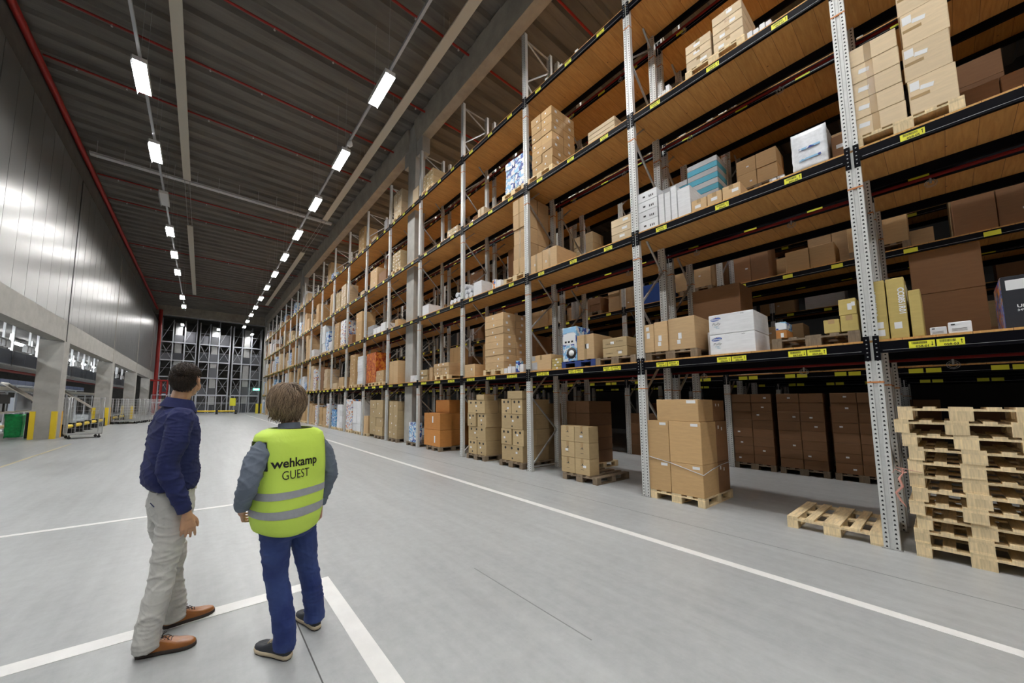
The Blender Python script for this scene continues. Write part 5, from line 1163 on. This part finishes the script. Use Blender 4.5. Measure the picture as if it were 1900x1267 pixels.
    for i in range(6): mb.lathe([(0, 0), (.006, 0), (.006, .003), (0, .003)], (0, 0, 0), 10)
    # short dark curly hair
    def inside(v):
        if v.z < -.78: return False
        if v.y > .25: return v.z > .42+.35*(v.y-.25)
        if abs(v.x) > .62 and v.y > -.38: return v.z > .22
        return v.z > -.78+max(0, v.y+.25)*1.5
    def ln(v): return .016 if v.z < .15 else .022 if v.z < .42 else .055
    def st(v, nn, r):
        g = Vector((r.uniform(-.3, .3), .15, -1)) if v.z < .25 else Vector((r.uniform(-1, 1), r.uniform(-.2, 1.2), r.uniform(-.3, .5)))
        t_ = g-nn*g.dot(nn); return (t_.normalized()+nn*(.08 if v.z < .25 else .35)).normalized()
    hair('hair', e, hc, HM, (.080, .098, .096), MT['hair1'], 5200, inside, ln, .0017, st, 5, .13)
    cp = MB(); ball(cp, hc+HM @ Vector((0, -.022, .026)), (.0765, .086, .092), HM, 28); cp.build('hair_base', MT['hairbase1'], e)
    shoe(e, (.095, -.145), (.235, .135), 'leather', 'sole', True); shoe(e, (-.13, .03), (-.095, .335), 'leather', 'sole', True)
    return e
MT['hair1'] = hairmat('dark_brown_hair', (.008, .005, .004), (.05, .028, .016)); MT['hair2'] = hairmat('greying_brown_hair', (.06, .032, .018), (.46, .33, .21)); MT['hairbase1'] = mat('hair_roots_dark', (.010, .006, .005), .7); MT['hairbase2'] = mat('hair_roots_brown', (.05, .03, .018), .7)
man()
# ---------------------------------------------------------------- the person in the yellow vest
def vest_person():
    e = person_base(.51, 2.60, math.radians(26.7), 'person seen from behind in yellow safety vest over grey shirt and blue jeans')
    hc = Vector((-.02, .03, 1.578)); HM = rotm(math.radians(-14), math.radians(10)); b = MB()
    rings(b, [(0, 0, .78, .13, .09), (0, 0, .88, .15, .105), (0, 0, 1.0, .135, .10), (0, 0, 1.15, .15, .105), (0, 0, 1.28, .16, .10), (0, -.01, 1.37, .14, .085), (0, -.005, 1.42, .07, .06)])
    sph_tube(b, [(0, -.01, 1.36), (-.005, .0, 1.43), (-.015, .012, 1.51)], [.06, .054, .052]); head(b, hc, HM, .96)
    legs = [((.105, 0, .84), (.195, .01, .46), (.262, -.005, .095)), ((-.085, 0, .84), (-.05, 0, .46), (-.03, -.075, .095))]
    arms = [((.19, -.015, 1.345), (.315, -.055, 1.09), (.318, .03, .855)), ((-.19, -.015, 1.345), (-.325, -.075, 1.11), (-.25, .09, .93))]
    for h, k, a in legs: sph_tube(b, [h, k, a], [.08, .055, .04])
    for sh, el, w_ in arms: sph_tube(b, [(sh[0]*.93, sh[1], sh[2]-.01), el, w_], [.043, .035, .025])
    hand(b, (.318, .038, .825), (-.12, .1, -1), (-1, .0, 0), (.0, 1, 0), 1.0, .92); hand(b, (-.235, .12, .91), (.45, .6, -.6), (.6, -.5, 0), (.4, .8, 0), .8, .92)
    fuse('body', b, .0042, MT['skin2'], e, 2); face_parts(e, hc, HM, .96, MT['hair2'])
    t = MB(); rings(t, [(0, -.005, .72, .165, .12), (.002, -.008, .80, .178, .138), (0, -.005, .88, .172, .13), (0, 0, .96, .155, .115)])
    for i, (h, k, a) in enumerate(legs):
        sph_tube(t, [(h[0]*.93, h[1]-.005, .80), ((h[0]*.6+k[0]*.4), -.005, .66), (k[0], k[1]+.003, .47), ((k[0]+a[0])/2, (k[1]+a[1])/2-.008, .30), (a[0], a[1], .13), (a[0], a[1]-.002, .052)], [.098, .092, .072, .070, .068, .069], endball=False)
    fuse('jeans', t, .0065, MT['denim'], e, 5, wr(.007, 9, 15, 5, zmax=.9))
    q = MB(); rings(q, [(0, 0, .88, .17, .13), (0, -.005, 1.0, .178, .135), (0, -.01, 1.15, .18, .13), (0, -.01, 1.27, .19, .122), (0, -.012, 1.34, .19, .108), (0, -.01, 1.375, .14, .082), (0, -.008, 1.405, .085, .07)])
    for i, (sh, el, w_) in enumerate(arms):
        sg = 1 if i == 0 else -1; mid = ((sh[0]+el[0])/2+.012*sg, (sh[1]+el[1])/2, (sh[2]+el[2])/2+.01)
        sph_tube(q, [(sh[0]-.02*sg, sh[1], sh[2]-.005), mid, el, ((el[0]+w_[0])/2+.006*sg, (el[1]+w_[1])/2, (el[2]+w_[2])/2), (w_[0], w_[1], w_[2]+.02)], [.062, .064, .058, .050, .042])
    fuse('shirt', q, .0065, MT['gshirt'], e, 5, wr(.010, 9, 15, 2))
    W = Vector(arms[0][2]); D = (W-Vector(arms[0][1])).normalized(); mb = MB(); mb.tube([W-D*.05, W-D*.045, W+D*.012, W+D*.014], [.040, .044, .042, .036], 20); mb.build('cuff', MT['gshirt'], e)
    mb = MB(); mb.tube([(-.012, -.008, 1.395), (-.012, -.004, 1.42), (-.012, .0, 1.455)], [.088, .074, .067], 28, caps=False); mb.build('collar', MT['gshirt'], e)
    MB().box(-.018, .022, -.086, -.081, 1.405, 1.432).build('collar_tag', MT['label'], e).rotation_euler = (-.22, .12, 0)
    # vest: open-armed shell as a grid so that stripes and print can follow it
    prof = [(.775, .14, .125, 1), (.80, .205, .156, 0), (.86, .226, .166, 0), (.95, .232, .166, 0), (1.05, .235, .163, 0), (1.15, .237, .158, 0), (1.24, .240, .150, 0), (1.30, .242, .142, 0), (1.345, .241, .131, 0), (1.385, .232, .115, 0), (1.410, .19, .10, 0), (1.43, .105, .086, 0)]
    def surf(a, z, off=0):
        for i in range(len(prof)-1):
            if prof[i][0] <= z <= prof[i+1][0]: break
        t_ = (z-prof[i][0])/(prof[i+1][0]-prof[i][0]); rx = prof[i][1]*(1-t_)+prof[i+1][1]*t_+off; ry = prof[i][2]*(1-t_)+prof[i+1][2]*t_+off
        c, s_ = math.cos(a), math.sin(a); p = 2.7; x = rx*abs(c)**(2/p)*(1 if c >= 0 else -1); y = -.008+ry*abs(s_)**(2/p)*(1 if s_ >= 0 else -1)
        k = 1+ (noise.noise(Vector((x*5, y*5, z*4)))*.035+noise.noise(Vector((x*11+3, y*11, z*7)))*.015)*(1 if z < 1.36 else .3)
        zz = z-(.035*(1-((x+.01)/.22)**2) if z < .80 else .035*(1-((x+.01)/.22)**2)*max(0, (.95-z)/.15) if z < .95 else 0)
        return Vector((x*k, y*k, zz))
    n = 88; zs = [.785+.0125*i for i in range(54)]; zs = [z for z in zs if z <= 1.43]
    mb = MB(); vs = [surf(2*PI*k/n, z) for z in zs for k in range(n)]; fs = []
    for i in range(len(zs)-1):
        for k in range(n):
            a = 2*PI*(k+.5)/n; z = zs[i]; side = abs(math.cos(a))
            if side > .90 and 1.17 < z < 1.345: continue
            fs.append((i*n+k, i*n+(k+1) % n, (i+1)*n+(k+1) % n, (i+1)*n+k))
    mb.add(vs, fs, 0, True); me = mb.mesh('vest', MT['vest']); v = link('vest', me, e); so = v.modifiers.new('thickness', 'SOLIDIFY'); so.thickness = .003; so.offset = 1
    def band(z0, z1, name, m, off, a0=0, a1=2*PI, nn=88):
        mb = MB(); vs = []
        for z in (z0, (z0+z1)/2, z1): vs += [surf(a0+(a1-a0)*k/nn, z, off) for k in range(nn+1)]
        for z in (z0, (z0+z1)/2, z1): pass
        fs = [(i*(nn+1)+k, i*(nn+1)+k+1, (i+1)*(nn+1)+k+1, (i+1)*(nn+1)+k) for i in range(2) for k in range(nn)]
        mb.add(vs, fs, 0, True); return mb.build(name, m, e)
    band(.995, 1.04, 'reflective_stripe', MT['reflect'], .005); band(.885, .93, 'reflective_stripe', MT['reflect'], .005)
    # dark piping round neck and armholes
    mb = MB(); mb.tube([surf(2*PI*k/40, 1.422, .003) for k in range(41)], .0035, 6, caps=False)
    for sgn in (0, PI):
        w_ = .44; pts = [surf(sgn+w_, z, .004) for z in [1.175+.017*i for i in range(11)]]+[surf(sgn-w_, 1.345-.017*i, .004) for i in range(11)]; mb.tube(pts+[pts[0]], .003, 6, caps=False)
    mb.build('piping', MT['ink'], e)
    # printed words on the back
    def print_on(s_, size, xc, z, bold, sx=1):
        vs, fs = text_geo(s_, size, bold); w_ = (max(p[0] for p in vs)+min(p[0] for p in vs))/2*sx; out = []
        for p in vs:
            x = xc+(p[0]*sx-w_); zz = z+p[1]; lo, hi = -PI, 0
            for _ in range(24):
                md = (lo+hi)/2
                if surf(md, zz, .005).x < x: lo = md
                else: hi = md
            out.append(Vector((x, surf(lo, zz, .005).y-.001, zz)))
        mb = MB(); mb.add(out, fs); return mb.build('printed_text', MT['ink'], e)
    print_on('wehkamp', .078, -.062, 1.19, .0016, 1.0); print_on('GUEST', .076, -.066, 1.115, -.0002, .82)
    def inside(v):
        if v.y > .35: return v.z > .45
        return v.z > -.62 if v.y < .1 else v.z > -.35
    def ln(v): return .085 if v.z < .2 else .12
    def st(v, nn, r):
        g = Vector((r.uniform(-.45, .45)+v.x*.3+.35*math.sin(v.x*9+v.z*6), r.uniform(-.3, .2)-.1, -1)); t_ = g-nn*g.dot(nn)
        if v.z < -.3: return Vector((-v.x*.3+r.uniform(-.4, .4), .35, -.8)).normalized()
        return (t_.normalized()+nn*.05).normalized()
    hair('hair', e, hc, HM, (.101, .108, .104), MT['hair2'], 6000, inside, ln, .0017, st, 8, .22)
    cp = MB(); ball(cp, hc+HM @ Vector((0, -.028, .022)), (.098, .098, .108), HM, 28); cp.build('hair_base', MT['hairbase2'], e)
    shoe(e, (-.03, -.135), (-.075, .135), 'darkleather', 'sole', False, 'shoe', 'cream'); shoe(e, (.25, -.065), (.295, .195), 'darkleather', 'sole', False, 'shoe', 'cream')
    mb = MB()
    for x in (-.09, .10): mb.add([(x-.055, -.1475, .79), (x+.055, -.1475, .79), (x+.05, -.146, .69), (x, -.142, .675), (x-.05, -.146, .69)], [(0, 1, 2, 3, 4)])
    return e
vest_person()
# ================================================================ CAP ON COUNTED CARTONS: the 300 largest in view stay objects, the rest become one stuff object
def cam_area(o):
    bb = [o.matrix_world @ Vector(c) for c in o.bound_box]; mi = cam.matrix_world.inverted(); xs = []; ys = []
    for p in bb:
        q = mi @ p
        if q.z > -.1: return 0
        xs.append(PPX+FPX*q.x/-q.z); ys.append(PPY-FPX*q.y/-q.z)
    x0, x1, y0, y1 = max(0, min(xs)), min(1900, max(xs)), max(0, min(ys)), min(1267, max(ys))
    return max(0, x1-x0)*max(0, y1-y0)
bpy.context.view_layer.update()
cs = [o for o in COL.objects if o.parent is None and o.type == 'MESH' and o.name.split('.')[0] == 'carton']
cs.sort(key=cam_area, reverse=True)
def weight(o): return (2.2 if o.location.x < 7 else 1)*cam_area(o)
vis = [o for o in cs if cam_area(o) > 0]; vis.sort(key=weight, reverse=True)
keep = set(o.name for o in vis[:298]); mats_ = []; big = MB()
def absorb(o):
    me = o.data; mw = o.matrix_world; b = len(big.v); big.v += [tuple(mw @ v.co) for v in me.vertices]
    for p in me.polygons:
        m = me.materials[p.material_index]
        if m not in mats_: mats_.append(m)
        big.f.append(tuple(i+b for i in p.vertices)); big.m.append(mats_.index(m)); big.sm.append(False)
for o in cs:
    if o.name in keep: continue
    if cam_area(o) > 0:
        absorb(o)
        for c in o.children: absorb(c)
    for c in list(o.children): bpy.data.objects.remove(c)
    bpy.data.objects.remove(o)
for o in [o for o in COL.objects if o.name.startswith('distant_cartons')]:
    absorb(o); bpy.data.objects.remove(o)
tag(big.build('distant_cartons', mats_), 'the smaller far-off and half-hidden boxes packed on all the racking decks', 'boxes', 'distant boxes', 'stuff')
